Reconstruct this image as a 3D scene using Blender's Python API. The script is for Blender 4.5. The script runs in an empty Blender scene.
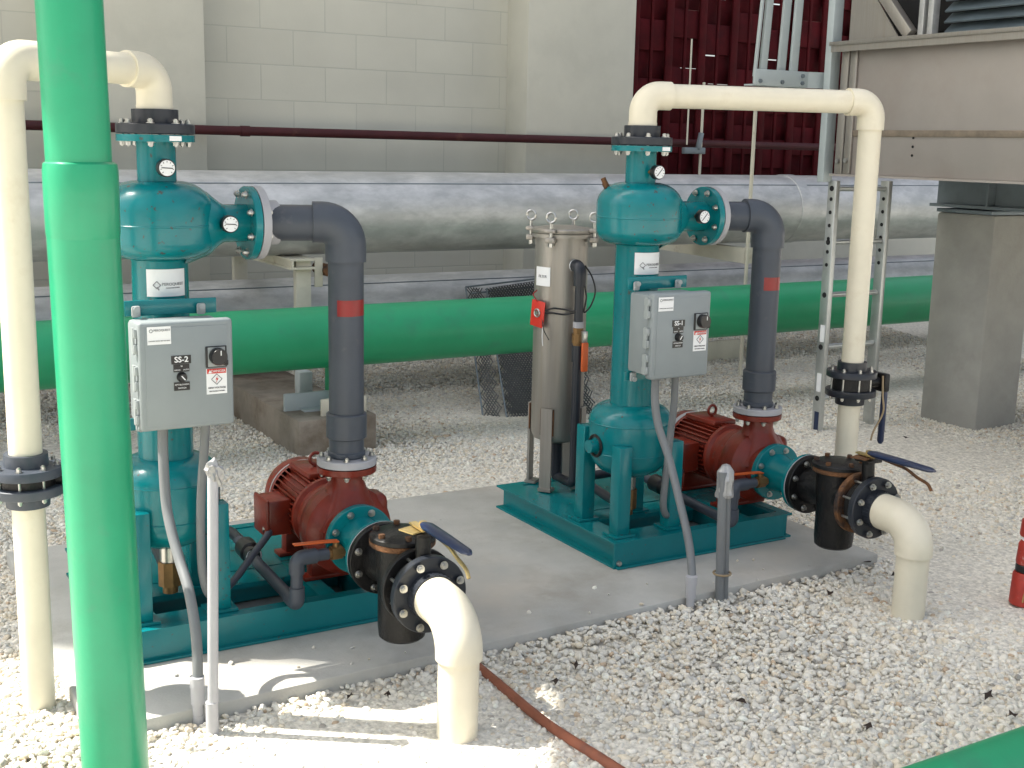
import bpy, bmesh, math, random
import numpy as np
from mathutils import Vector, Matrix
random.seed(7); rng = np.random.default_rng(11)
PI = math.pi
scene = bpy.context.scene
col = scene.collection
V = Vector

# ------------------------------------------------------------------ materials
class NT:
    def __init__(s, m):
        s.t = m.node_tree; s.n = s.t.nodes; s.l = s.t.links
    def add(s, typ, **kw):
        n = s.n.new(typ)
        for k, v in kw.items():
            if k in n.inputs.keys(): n.inputs[k].default_value = v
            else: setattr(n, k, v)
        return n
    def link(s, a, b): s.l.new(a, b)

MATS = {}
def mat(name, c, rough=.5, metal=0., var=.12, vscale=6., bump=0., bscale=60., coat=0., dirt=None, dscale=3., dlo=.55, dhi=.7, rvar=.1, spec=.5, aniso=None):
    """Principled material: base colour with soft noise variation, optional stains and fine bump."""
    m = bpy.data.materials.new(name); m.use_nodes = True; N = NT(m)
    b = N.n['Principled BSDF']
    b.inputs['Metallic'].default_value = metal
    b.inputs['Coat Weight'].default_value = coat
    b.inputs['Coat Roughness'].default_value = .12
    b.inputs['Specular IOR Level'].default_value = spec
    tc = N.add('ShaderNodeTexCoord')
    vec = tc.outputs['Object']
    if aniso:
        mp = N.add('ShaderNodeMapping'); mp.inputs['Scale'].default_value = aniso
        N.link(vec, mp.inputs['Vector']); vec = mp.outputs['Vector']
    nz = N.add('ShaderNodeTexNoise', Scale=vscale, Detail=5., Roughness=.6)
    N.link(vec, nz.inputs['Vector'])
    r = N.add('ShaderNodeMapRange'); r.inputs['From Min'].default_value = .3; r.inputs['From Max'].default_value = .7
    r.inputs['To Min'].default_value = 1 - var; r.inputs['To Max'].default_value = 1 + var
    N.link(nz.outputs['Fac'], r.inputs['Value'])
    mx = N.add('ShaderNodeMix', data_type='RGBA', blend_type='MULTIPLY'); mx.inputs['Factor'].default_value = 1
    mx.inputs[6].default_value = (*c, 1)
    N.link(r.outputs['Result'], mx.inputs[7])
    out = mx.outputs[2]
    if dirt:
        n2 = N.add('ShaderNodeTexNoise', Scale=dscale, Detail=8., Roughness=.65)
        N.link(vec, n2.inputs['Vector'])
        r2 = N.add('ShaderNodeMapRange'); r2.inputs['From Min'].default_value = dlo; r2.inputs['From Max'].default_value = dhi
        N.link(n2.outputs['Fac'], r2.inputs['Value'])
        m2 = N.add('ShaderNodeMix', data_type='RGBA'); m2.inputs[7].default_value = (*dirt, 1)
        N.link(r2.outputs['Result'], m2.inputs['Factor']); N.link(out, m2.inputs[6]); out = m2.outputs[2]
    N.link(out, b.inputs['Base Color'])
    rr = N.add('ShaderNodeMapRange'); rr.inputs['To Min'].default_value = max(.03, rough - rvar); rr.inputs['To Max'].default_value = min(1, rough + rvar)
    N.link(nz.outputs['Fac'], rr.inputs['Value']); N.link(rr.outputs['Result'], b.inputs['Roughness'])
    if bump:
        n3 = N.add('ShaderNodeTexNoise', Scale=bscale, Detail=4.)
        N.link(vec, n3.inputs['Vector'])
        bp = N.add('ShaderNodeBump'); bp.inputs['Strength'].default_value = bump; bp.inputs['Distance'].default_value = .01
        N.link(n3.outputs['Fac'], bp.inputs['Height']); N.link(bp.outputs['Normal'], b.inputs['Normal'])
    MATS[name] = m
    return m

teal = mat('teal_paint', (.002, .165, .182), .22, var=.10, vscale=5, bump=.05, bscale=90, coat=.0, spec=.42, rvar=.06, dirt=(.012, .13, .135), dscale=9, dlo=.62, dhi=.8)
def chips(m, c, sc=55., lo=.70, hi=.74):
    N = NT(m); b = N.n['Principled BSDF']; src = b.inputs['Base Color'].links[0].from_socket
    tc = N.add('ShaderNodeTexCoord'); n = N.add('ShaderNodeTexNoise', Scale=sc, Detail=3.); N.link(tc.outputs['Object'], n.inputs['Vector'])
    n2 = N.add('ShaderNodeTexNoise', Scale=4., Detail=3.); N.link(tc.outputs['Object'], n2.inputs['Vector'])
    ad = N.add('ShaderNodeMath', operation='MULTIPLY_ADD'); ad.inputs[1].default_value = .35; N.link(n2.outputs['Fac'], ad.inputs[0]); N.link(n.outputs['Fac'], ad.inputs[2])
    r = N.add('ShaderNodeMapRange'); r.inputs['From Min'].default_value = lo + .17; r.inputs['From Max'].default_value = hi + .17; N.link(ad.outputs[0], r.inputs['Value'])
    x = N.add('ShaderNodeMix', data_type='RGBA'); x.inputs[7].default_value = (*c, 1)
    N.link(r.outputs['Result'], x.inputs['Factor']); N.link(src, x.inputs[6]); N.link(x.outputs[2], b.inputs['Base Color'])
chips(teal, (.05, .075, .07))
greenp = mat('green_pipe_plastic', (.008, .285, .122), .46, var=.08, vscale=4, bump=.05, bscale=120, dirt=(.03, .22, .12), dscale=5, dlo=.55, dhi=.8, coat=.05)
greenu = mat('green_upright_plastic', (.009, .285, .135), .34, var=.08, vscale=5, bump=.05, bscale=90, coat=.1, dirt=(.04, .25, .14), dscale=9, dlo=.6, dhi=.8)
pvc = mat('grey_pvc', (.058, .068, .086), .42, spec=.35, var=.12, vscale=7, dirt=(.12, .12, .13), dscale=12, dlo=.62, dhi=.8)
pvcd = mat('dark_grey_pvc', (.022, .026, .034), .34, spec=.4, var=.12, dirt=(.09, .09, .09), dscale=14, dlo=.62, dhi=.8)
pvcl = mat('light_grey_ring', (.36, .36, .38), .5, var=.08)
beige = mat('beige_pvc', (.70, .65, .515), .34, spec=.4, var=.06, vscale=6, dirt=(.56, .49, .36), dscale=6, dlo=.56, dhi=.82, bump=.03, bscale=60)
red = mat('red_pump_paint', (.165, .019, .009), .34, var=.22, vscale=9, bump=.12, bscale=70, dirt=(.09, .02, .016), dscale=12, dlo=.55, dhi=.75, coat=.1, spec=.3)
chips(red, (.10, .085, .075), 48.)
black = mat('black_cast_iron', (.007, .007, .0075), .38, var=.3, spec=.35, bump=.25, bscale=110, dirt=(.035, .018, .009), dscale=11, dlo=.62, dhi=.78)
rust = mat('rusty_iron', (.13, .055, .018), .75, var=.5, vscale=30, bump=.5, bscale=90, dirt=(.02, .014, .012), dscale=14, dlo=.48, dhi=.62)
rustpipe = mat('rust_red_pipe', (.26, .085, .045), .65, var=.2, vscale=12, dirt=(.16, .06, .04), dscale=10)
steel = mat('zinc_steel', (.46, .46, .44), .3, metal=.95, var=.15, vscale=40)
stain = mat('brushed_stainless', (.34, .32, .29), .45, metal=.7, var=.08, vscale=8, aniso=(18, 18, .8), bump=.06, bscale=40, dirt=(.30, .27, .23), dscale=2.0, dlo=.5, dhi=.75)
basinm = mat('stainless_sheet', (.42, .385, .355), .45, metal=.5, var=.05, vscale=3, dirt=(.37, .32, .285), dscale=1.6, dlo=.45, dhi=.75)
galv = mat('galvanised_steel', (.45, .46, .455), .5, metal=.5, var=.12, vscale=12, dirt=(.66, .66, .65), dscale=4.5, dlo=.45, dhi=.70, bump=.22, bscale=16, aniso=(.75, 1.6, 1.6))
alu = mat('aluminium', (.52, .54, .53), .38, metal=.8, var=.1, vscale=12)
cream = mat('cream_steel_paint', (.58, .55, .44), .5, var=.08, dirt=(.38, .32, .22), dscale=7, dlo=.6, dhi=.75)
greypaint = mat('pale_grey_paint', (.40, .45, .45), .5, var=.06)
boxm = mat('grey_polyester', (.235, .265, .272), .45, var=.04, vscale=10)
boxd = mat('grey_polyester_trim', (.31, .34, .34), .4, var=.04)
conc = mat('pad_concrete', (.43, .425, .395), .8, var=.16, vscale=2.6, bump=.15, bscale=110, dirt=(.31, .29, .25), dscale=2.1, dlo=.5, dhi=.74)
def rust_stains(m):
    # soft rust-brown run-off stains and small dark specks, on top of the existing colour
    N = NT(m); b = N.n['Principled BSDF']; src = b.inputs['Base Color'].links[0].from_socket
    tc = N.add('ShaderNodeTexCoord')
    for sc, lo, hi, c, f in ((1.3, .56, .80, (.36, .25, .14, 1), .35), (38., .70, .78, (.12, .10, .08, 1), .6), (9., .64, .76, (.50, .49, .45, 1), .5)):
        n = N.add('ShaderNodeTexNoise', Scale=sc, Detail=6.); N.link(tc.outputs['Object'], n.inputs['Vector'])
        r = N.add('ShaderNodeMapRange'); r.inputs['From Min'].default_value = lo; r.inputs['From Max'].default_value = hi; r.inputs['To Max'].default_value = f
        N.link(n.outputs['Fac'], r.inputs['Value'])
        x = N.add('ShaderNodeMix', data_type='RGBA'); x.inputs[7].default_value = c
        N.link(r.outputs['Result'], x.inputs['Factor']); N.link(src, x.inputs[6]); src = x.outputs[2]
    N.link(src, b.inputs['Base Color'])
rust_stains(conc)
concc = mat('column_concrete', (.34, .335, .305), .85, var=.10, vscale=5, bump=.18, bscale=45, dirt=(.27, .26, .235), dscale=2.2, dlo=.5, dhi=.75)
concb = mat('stained_concrete', (.27, .235, .19), .85, var=.2, vscale=5, bump=.25, bscale=50, dirt=(.15, .115, .08), dscale=4, dlo=.46, dhi=.66)
white = mat('white_label', (.78, .79, .79), .4, var=.03)
ink = mat('printed_ink', (.05, .05, .055), .6, var=.05)
inkgrey = mat('grey_ink', (.22, .22, .23), .6, var=.05)
blackp = mat('black_plastic', (.010, .010, .011), .35, var=.1)
redp = mat('red_plastic', (.55, .025, .012), .38, var=.08)
redtape = mat('red_tape', (.24, .006, .006), .35, var=.15, vscale=30)
orange = mat('orange_lever', (.55, .10, .02), .45, var=.1)
blue = mat('blue_vinyl_lever', (.008, .020, .065), .32, var=.1, coat=.2)
brass = mat('brass', (.20, .115, .045), .42, metal=.6, var=.25, vscale=30, dirt=(.2, .12, .06), dscale=20)
gold = mat('yellow_zinc', (.52, .40, .18), .35, metal=.8, var=.2, vscale=30)
flexm = mat('grey_flex_conduit', (.17, .18, .185), .5, var=.08)
cond = mat('grey_conduit', (.42, .42, .44), .45, var=.08)
rope = mat('tan_twine', (.33, .25, .15), .9, var=.2)
maroon = mat('maroon_paint', (.062, .0050, .0075), .75, spec=.12, var=.35, vscale=6, dirt=(.045, .006, .009), dscale=5)
maroonp = mat('maroon_pipe_paint', (.052, .011, .013), .55, spec=.25, var=.2, vscale=8, dirt=(.10, .04, .03), dscale=9, dlo=.6, dhi=.75)
darksteel = mat('dark_blue_steel', (.17, .205, .225), .5, metal=.3, var=.15)
louv = mat('dark_louvre', (.095, .125, .14), .5, metal=.2, var=.2, vscale=8)
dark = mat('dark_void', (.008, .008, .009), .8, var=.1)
tape = mat('silver_duct_tape', (.36, .36, .36), .38, metal=.4, var=.2, vscale=40)
leafm = mat('dry_leaf', (.030, .018, .012), .8, var=.4, vscale=40)
soil = mat('gravel_bed', (.64, .61, .535), .95, var=.35, vscale=55, bump=.8, bscale=45)
plaster = mat('cream_plaster', (.555, .545, .465), .75, var=.05, vscale=3, bump=.06, bscale=90, dirt=(.48, .475, .405), dscale=1.6, dlo=.5, dhi=.75)
caulk = mat('brown_sealant', (.19, .155, .115), .7, var=.25, vscale=20)
sky_grey = mat('blocker_sheet', (.35, .35, .35), .6, var=.1)

BW, BH, BX, BZ = .465, .235, .218, .048
def brick_material():
    m = bpy.data.materials.new('painted_blockwork'); m.use_nodes = True; N = NT(m); b = N.n['Principled BSDF']
    tc = N.add('ShaderNodeTexCoord'); sp = N.add('ShaderNodeSeparateXYZ'); cb = N.add('ShaderNodeCombineXYZ')
    N.link(tc.outputs['Object'], sp.inputs[0]); N.link(sp.outputs['X'], cb.inputs['X']); N.link(sp.outputs['Z'], cb.inputs['Y'])
    mp = N.add('ShaderNodeMapping'); mp.inputs['Location'].default_value = (BX, BZ, 0)
    N.link(cb.outputs[0], mp.inputs['Vector'])
    br = N.add('ShaderNodeTexBrick'); br.offset = .5
    for k, v in (('Scale', 1.), ('Mortar Size', .0055), ('Mortar Smooth', .6), ('Brick Width', BW), ('Row Height', BH), ('Bias', 0.)): br.inputs[k].default_value = v
    br.inputs['Color1'].default_value = (.54, .53, .45, 1); br.inputs['Color2'].default_value = (.515, .505, .43, 1); br.inputs['Mortar'].default_value = (.45, .45, .385, 1)
    N.link(mp.outputs[0], br.inputs['Vector'])
    nz = N.add('ShaderNodeTexNoise', Scale=2.2, Detail=6.); N.link(tc.outputs['Object'], nz.inputs['Vector'])
    r = N.add('ShaderNodeMapRange'); r.inputs['To Min'].default_value = .86; r.inputs['To Max'].default_value = 1.12; N.link(nz.outputs['Fac'], r.inputs['Value'])
    mx = N.add('ShaderNodeMix', data_type='RGBA', blend_type='MULTIPLY'); mx.inputs['Factor'].default_value = 1
    N.link(br.outputs['Color'], mx.inputs[6]); N.link(r.outputs['Result'], mx.inputs[7]); N.link(mx.outputs[2], b.inputs['Base Color'])
    b.inputs['Roughness'].default_value = .75
    iv = N.add('ShaderNodeMath', operation='SUBTRACT'); iv.inputs[0].default_value = 1; N.link(br.outputs['Fac'], iv.inputs[1])
    n3 = N.add('ShaderNodeTexNoise', Scale=70., Detail=4.); N.link(tc.outputs['Object'], n3.inputs['Vector'])
    ad = N.add('ShaderNodeMath', operation='MULTIPLY_ADD'); ad.inputs[1].default_value = .25; N.link(n3.outputs['Fac'], ad.inputs[0]); N.link(iv.outputs[0], ad.inputs[2])
    bp = N.add('ShaderNodeBump'); bp.inputs['Strength'].default_value = .3; bp.inputs['Distance'].default_value = .005
    N.link(ad.outputs[0], bp.inputs['Height']); N.link(bp.outputs['Normal'], b.inputs['Normal'])
    return m
blockm = brick_material()

meshm = mat('weathered_mesh_steel', (.075, .08, .078), .55, metal=.4, var=.3, vscale=30)

# ------------------------------------------------------------------ mesh helpers
def basis(d):
    d = V(d).normalized()
    a = V((0, 0, 1)) if abs(d.z) < .95 else V((1, 0, 0))
    x = a.cross(d).normalized(); y = d.cross(x)
    return x, y, d

class MB:
    def __init__(s): s.b = bmesh.new()
    def box(s, c, size, bev=0., rot=None, seg=2):
        r = bmesh.ops.create_cube(s.b, size=1.)
        vs = r['verts']; M = Matrix.Diagonal((*size, 1))
        bmesh.ops.transform(s.b, matrix=M, verts=vs)
        if bev:
            es = list({e for v in vs for e in v.link_edges})
            o = bmesh.ops.bevel(s.b, geom=es, offset=bev, segments=seg, affect='EDGES', profile=.5)
            vs = list({v for f in o['faces'] for v in f.verts} | {v for v in vs if v.is_valid})
        T = Matrix.Translation(V(c)) @ (rot.to_4x4() if rot is not None else Matrix())
        bmesh.ops.transform(s.b, matrix=T, verts=vs)
        return s
    def lathe(s, prof, o=(0, 0, 0), d=(0, 0, 1), n=32):
        """prof: list of (radius, distance along d)."""
        x, y, d = basis(d); o = V(o); rings = []
        for r, h in prof:
            if r < 1e-6: rings.append([s.b.verts.new(o + d * h)])
            else: rings.append([s.b.verts.new(o + d * h + (x * math.cos(2 * PI * k / n) + y * math.sin(2 * PI * k / n)) * r) for k in range(n)])
        for A, B in zip(rings, rings[1:]):
            for k in range(n):
                q = (k + 1) % n
                if len(A) == 1 and len(B) == 1: continue
                if len(A) == 1: s.b.faces.new((A[0], B[q], B[k]))
                elif len(B) == 1: s.b.faces.new((A[k], A[q], B[0]))
                else: s.b.faces.new((A[k], A[q], B[q], B[k]))
        return s
    def cyl(s, p0, p1, r, r1=None, n=24, bev=0.):
        p0 = V(p0); p1 = V(p1); L = (p1 - p0).length; r1 = r if r1 is None else r1
        if bev: pr = [(0, 0), (r - bev, 0), (r, bev), (r1, L - bev), (r1 - bev, L), (0, L)]
        else: pr = [(0, 0), (r, 0), (r1, L), (0, L)]
        return s.lathe(pr, p0, p1 - p0, n)
    def tube(s, pts, r, n=16, cap=True):
        pts = [V(p) for p in pts]; rs = r if isinstance(r, (list, tuple)) else [r] * len(pts)
        T = [(pts[min(i + 1, len(pts) - 1)] - pts[max(i - 1, 0)]).normalized() for i in range(len(pts))]
        x, y, _ = basis(T[0]); rings = []
        for i, p in enumerate(pts):
            if i:
                q = T[i - 1].rotation_difference(T[i]); x = q @ x
                x = (x - T[i] * x.dot(T[i])).normalized()
            y = T[i].cross(x)
            rings.append([s.b.verts.new(p + (x * math.cos(2 * PI * k / n) + y * math.sin(2 * PI * k / n)) * rs[i]) for k in range(n)])
        for A, B in zip(rings, rings[1:]):
            for k in range(n): s.b.faces.new((A[k], A[(k + 1) % n], B[(k + 1) % n], B[k]))
        if cap:
            s.b.faces.new(rings[0][::-1]); s.b.faces.new(rings[-1])
        return s
    def torus(s, c, d, R, r, n=20, m=8):
        x, y, d = basis(d); c = V(c)
        g = [[s.b.verts.new(c + (x * math.cos(a) + y * math.sin(a)) * (R + r * math.cos(b)) + d * r * math.sin(b)) for b in [2 * PI * j / m for j in range(m)]] for a in [2 * PI * i / n for i in range(n)]]
        for i in range(n):
            for j in range(m):
                s.b.faces.new((g[i][j], g[(i + 1) % n][j], g[(i + 1) % n][(j + 1) % m], g[i][(j + 1) % m]))
        return s
    def prism(s, poly, off):
        """polygon (3D points) swept by the vector off."""
        off = V(off); A = [s.b.verts.new(V(p)) for p in poly]; B = [s.b.verts.new(V(p) + off) for p in poly]
        n = len(poly)
        s.b.faces.new(A[::-1]); s.b.faces.new(B)
        for k in range(n): s.b.faces.new((A[k], A[(k + 1) % n], B[(k + 1) % n], B[k]))
        return s
    def grid(s, fn, nu, nv):
        g = [[s.b.verts.new(V(fn(i / nu, j / nv))) for j in range(nv + 1)] for i in range(nu + 1)]
        for i in range(nu):
            for j in range(nv): s.b.faces.new((g[i][j], g[i + 1][j], g[i + 1][j + 1], g[i][j + 1]))
        return s
    def build(s, name, m, parent=None, loc=None, sharp=35):
        off = V(loc) if loc is not None else V((0, 0, 0))
        if parent is not None:
            r = parent
            while r.parent: r = r.parent
            off = r.location.copy()
        bmesh.ops.recalc_face_normals(s.b, faces=s.b.faces)
        bmesh.ops.translate(s.b, verts=s.b.verts, vec=-off)
        me = bpy.data.meshes.new(name); s.b.to_mesh(me); s.b.free()
        me.polygons.foreach_set('use_smooth', [True] * len(me.polygons)); me.set_sharp_from_angle(angle=math.radians(sharp))
        me.materials.append(m)
        o = bpy.data.objects.new(name, me); col.objects.link(o)
        if parent is not None: o.parent = parent
        else: o.location = off
        return o

def fillet(pts, R, n=8):
    pts = [V(p) for p in pts]; out = [pts[0]]
    for a, b, c in zip(pts, pts[1:], pts[2:]):
        u = (a - b).normalized(); w = (c - b).normalized(); ang = u.angle(w)
        if ang > PI - .02: out.append(b); continue
        t = min(R / math.tan(ang / 2), (a - b).length * .49 if a != pts[0] else (a - b).length * .98, (c - b).length * .49 if c != pts[-1] else (c - b).length * .98)
        r = t * math.tan(ang / 2)
        cen = b + (u + w).normalized() * (r / math.sin(ang / 2))
        p0 = b + u * t; p1 = b + w * t; v0 = p0 - cen; v1 = p1 - cen
        th = v0.angle(v1)
        for k in range(n + 1):
            f = k / n
            out.append(cen + (v0 * math.sin((1 - f) * th) + v1 * math.sin(f * th)) / math.sin(th))
    out.append(pts[-1]); return out

def spline(pts, n=10):
    P = [V(p) for p in pts]; P = [P[0] * 2 - P[1]] + P + [P[-1] * 2 - P[-2]]; out = []
    for i in range(1, len(P) - 2):
        a, b, c, d = P[i - 1:i + 3]
        for k in range(n):
            t = k / n
            out.append(.5 * ((2 * b) + (c - a) * t + (2 * a - 5 * b + 4 * c - d) * t * t + (3 * b - a - 3 * c + d) * t ** 3))
    out.append(P[-2]); return out

def tag(o, label, cat, group=None, kind=None):
    if label: o['label'] = label
    if cat: o['category'] = cat
    if group: o['group'] = group
    if kind: o['kind'] = kind
    return o
def thing(name, loc, label, cat, group=None):
    o = bpy.data.objects.new(name, None); o.empty_display_size = .1; col.objects.link(o); o.location = loc
    return tag(o, label, cat, group)
def struct(name, b, m, loc=(0, 0, 0)):
    o = b.build(name, m, loc=loc); o['kind'] = 'structure'; return o

# bolts: one shared mesh per length
_bolts = {}
def bolt_mesh(L, r=.0088):
    key = (round(L, 4), r)
    if key not in _bolts:
        b = MB()
        b.lathe([(0, L / 2 + .010), (r, L / 2 + .010), (r, L / 2 + .002), (r * 1.35, L / 2 + .002), (r * 1.35, L / 2), (0, L / 2)], n=12)
        for sgn in (1, -1):
            b.lathe([(0, 0), (r, 0), (r, .009), (0, .009)], (0, 0, sgn * L / 2 + (0.0022 if sgn > 0 else -.0112)), (0, 0, 1), 6)
            b.lathe([(0, 0), (r * 1.4, 0), (r * 1.4, .0022), (0, .0022)], (0, 0, L / 2 if sgn > 0 else -L / 2 - .0022), (0, 0, 1), 14)
        b.lathe([(0, -L / 2 - .0145), (r * .58, -L / 2 - .0145), (r * .58, L / 2 + .014), (0, L / 2 + .014)], n=10)
        bmesh.ops.recalc_face_normals(b.b, faces=b.b.faces)
        me = bpy.data.meshes.new('bolt'); b.b.to_mesh(me); b.b.free()
        me.polygons.foreach_set('use_smooth', [True] * len(me.polygons)); me.set_sharp_from_angle(angle=math.radians(30)); me.materials.append(steel)
        _bolts[key] = me
    return _bolts[key]
def bolts(parent, c, d, R, L, n=8, phase=.5, r=.0088, only=None):
    root = parent
    while root.parent: root = root.parent
    x, y, d = basis(d); c = V(c) - root.location
    for k in range(n):
        if only is not None and k not in only: continue
        a = 2 * PI * (k + phase) / n
        o = bpy.data.objects.new('bolt', bolt_mesh(L, r)); col.objects.link(o); o.parent = parent
        o.location = c + (x * math.cos(a) + y * math.sin(a)) * R
        M = Matrix((x, y, d)).transposed(); o.rotation_euler = M.to_euler()

def lettering(s, size, o, right, up, m, parent, name='lettering', depth=.0006, align='CENTER', warp=None, bold=0.):
    cu = bpy.data.curves.new('t', 'FONT'); cu.body = s; cu.size = size; cu.align_x = align; cu.align_y = 'CENTER'; cu.extrude = depth; cu.offset = bold
    cu.resolution_u = 3
    ob = bpy.data.objects.new('t', cu); me = bpy.data.meshes.new_from_object(ob)
    bpy.data.objects.remove(ob); bpy.data.curves.remove(cu)
    root = parent
    while root.parent: root = root.parent
    o = V(o); right = V(right).normalized(); up = V(up).normalized(); nrm = right.cross(up)
    for v in me.vertices:
        if warp: p = warp(v.co)
        else: p = o + right * v.co.x + up * v.co.y + nrm * (v.co.z + depth)
        v.co = p - root.location
    me.materials.append(m); me.name = name
    q = bpy.data.objects.new(name, me); col.objects.link(q); q.parent = parent
    return q

# ------------------------------------------------------------------ camera (measured from the photograph)
yaw, pitch, roll = .532, .192, .022
fw = V((math.sin(yaw) * math.cos(pitch), math.cos(yaw) * math.cos(pitch), -math.sin(pitch)))
rt = V((math.cos(yaw), -math.sin(yaw), 0)); up = rt.cross(fw)
rt2 = rt * math.cos(roll) + up * math.sin(roll); up2 = -rt * math.sin(roll) + up * math.cos(roll)
CAM = V((-.969, -3.776, 1.571))
cam = bpy.data.cameras.new('camera'); cam.sensor_width = 36; cam.lens = 1231.3 * 36 / 1024; cam.clip_start = .05; cam.clip_end = 500
co = bpy.data.objects.new('camera', cam); col.objects.link(co)
M = Matrix((rt2, up2, -fw)).transposed().to_4x4(); M.translation = CAM; co.matrix_world = M
scene.camera = co

# ------------------------------------------------------------------ setting: ground, pad, gravel
GZ = -.046
b = MB(); b.grid(lambda u, v: (-60 + 120 * u, -60 + 120 * v, GZ - .0015), 4, 4)
struct('ground', b, soil)
b = MB()
pad_poly = [(-.372, -.575, -.12), (2.69, -.475, -.12), (2.69, 1.075, -.12), (-.345, 1.075, -.12)]
b.prism(pad_poly, (0, 0, .12))
es = [e for e in b.b.edges]
bmesh.ops.bevel(b.b, geom=es, offset=.008, segments=2, affect='EDGES', profile=.5)
struct('concrete_pad', b, conc)

def build_gravel():
    dens = 5000
    x0, x1, y0, y1 = -1.6, 7.6, -2.4, 4.35
    n = int(dens * (x1 - x0) * (y1 - y0))
    P = np.column_stack((rng.uniform(x0, x1, n), rng.uniform(y0, y1, n)))
    rel = P - np.array([CAM.x, CAM.y]); dist = np.hypot(rel[:, 0], rel[:, 1])
    ang = np.arctan2(rel[:, 0], rel[:, 1]) - yaw
    keep = (np.abs(ang) < math.radians(28)) & (dist > 2.35)
    # thin out with distance a little
    keep &= rng.uniform(0, 1, n) < np.clip(1.25 - dist * .05, .72, 1)
    inpad = (P[:, 0] > -.35) & (P[:, 0] < 2.68) & (P[:, 1] > -.575 + (P[:, 0] + .37) * .0327 - .004) & (P[:, 1] < 1.07)
    keep &= ~inpad
    keep &= ~((P[:, 0] > 1.24) & (P[:, 0] < 1.66) & (P[:, 1] > 2.12))
    keep &= ~((P[:, 0] > 5.06) & (P[:, 0] < 5.40) & (P[:, 1] > 1.01) & (P[:, 1] < 1.39))
    P = P[keep]; dist = dist[keep]
    npad = 22                                                # a few strays kicked up onto the pad
    Q = np.column_stack((rng.uniform(-.2, 2.6, npad), rng.uniform(-.50, -.26, npad))); P = np.vstack((P, Q)); dist = np.append(dist, np.full(npad, 4.))
    onpad = np.append(np.zeros(len(P) - npad, bool), np.ones(npad, bool))
    def ico(sub):
        q = bmesh.new(); bmesh.ops.create_icosphere(q, subdivisions=sub, radius=1.)
        vs = np.array([v.co[:] for v in q.verts]); fs = np.array([[v.index for v in f.verts] for f in q.faces]); q.free(); return vs, fs
    allv, allf, allc, sm = [], [], [], []; base = 0
    pal = np.array([(.67, .635, .55), (.73, .695, .61), (.63, .605, .535), (.60, .525, .41), (.54, .53, .49), (.68, .61, .48), (.38, .355, .31), (.50, .385, .27)])
    pw = np.array([.27, .25, .16, .09, .09, .09, .03, .02]); pw = pw / pw.sum()
    for near in (True, False):
        S = P[dist < 5.6] if near else P[dist >= 5.6]
        op_ = onpad[dist < 5.6] if near else onpad[dist >= 5.6]
        vs, fs = ico(2 if near else 1)
        k = len(S)
        sc = np.clip(rng.lognormal(math.log(.0100), .30, k), .005, .020)
        ax = np.column_stack((rng.uniform(.85, 1.35, k), rng.uniform(.75, 1.1, k), rng.uniform(.55, .85, k))) * sc[:, None]
        # angular stones: cut the unit sphere with a few random planes
        X = np.repeat(vs[None], k, 0).copy()
        for _ in range(9):
            nn = rng.normal(size=(k, 3)); nn /= np.linalg.norm(nn, axis=1)[:, None]
            h = rng.uniform(.48, .82, k)
            dd = np.einsum('kvj,kj->kv', X, nn) - h[:, None]
            X -= np.clip(dd, 0, None)[..., None] * nn[:, None, :]
        X *= ax[:, None, :]
        # rotation: yaw any, tilt moderate
        a = rng.uniform(0, 2 * PI, k); t = rng.normal(0, .45, k); tt = rng.normal(0, .45, k)
        ca, sa = np.cos(a), np.sin(a); ct, st = np.cos(t), np.sin(t); cu_, su = np.cos(tt), np.sin(tt)
        Rz = np.zeros((k, 3, 3)); Rz[:, 0, 0] = ca; Rz[:, 0, 1] = -sa; Rz[:, 1, 0] = sa; Rz[:, 1, 1] = ca; Rz[:, 2, 2] = 1
        Rx = np.zeros((k, 3, 3)); Rx[:, 0, 0] = 1; Rx[:, 1, 1] = ct; Rx[:, 1, 2] = -st; Rx[:, 2, 1] = st; Rx[:, 2, 2] = ct
        Ry = np.zeros((k, 3, 3)); Ry[:, 1, 1] = 1; Ry[:, 0, 0] = cu_; Ry[:, 0, 2] = su; Ry[:, 2, 0] = -su; Ry[:, 2, 2] = cu_
        X = np.einsum('kij,kvj->kvi', Rz @ Rx @ Ry, X)
        z = GZ - .0020 + rng.uniform(-.003, .004, k) + .010 * np.sin(S[:, 0] * 2.3 + 1) * np.sin(S[:, 1] * 1.9)
        z += .016 * np.exp(-np.abs(S[:, 1] + .58 - (S[:, 0] + .37) * .0327) / .09) * (S[:, 0] < 2.75)
        z += np.where(S[:, 1] > 3.4, (S[:, 1] - 3.4) * .09, 0)
        z = np.where(op_, .004, z); X = np.where(op_[:, None, None], X * .6, X)
        X += np.column_stack((S, z))[:, None, :]
        c = np.minimum(pal[rng.choice(len(pal), k, p=pw)] * rng.uniform(.92, 1.16, (k, 1)), .80)
        allv.append(X.reshape(-1, 3)); allf.append((fs[None] + (np.arange(k) * len(vs))[:, None, None]).reshape(-1, 3) + base)
        allc.append(np.repeat(c, len(vs), 0)); base += k * len(vs)
    v = np.concatenate(allv).astype(np.float32); f = np.concatenate(allf).astype(np.int32); c = np.concatenate(allc)
    me = bpy.data.meshes.new('gravel')
    me.vertices.add(len(v)); me.vertices.foreach_set('co', v.ravel())
    me.loops.add(f.size); me.loops.foreach_set('vertex_index', f.ravel())
    me.polygons.add(len(f)); me.polygons.foreach_set('loop_start', np.arange(0, f.size, 3, dtype=np.int32))
    me.update(calc_edges=True)
    at = me.color_attributes.new('stone', 'FLOAT_COLOR', 'POINT')
    at.data.foreach_set('color', np.column_stack((c, np.ones(len(c)))).astype(np.float32).ravel())
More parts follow.
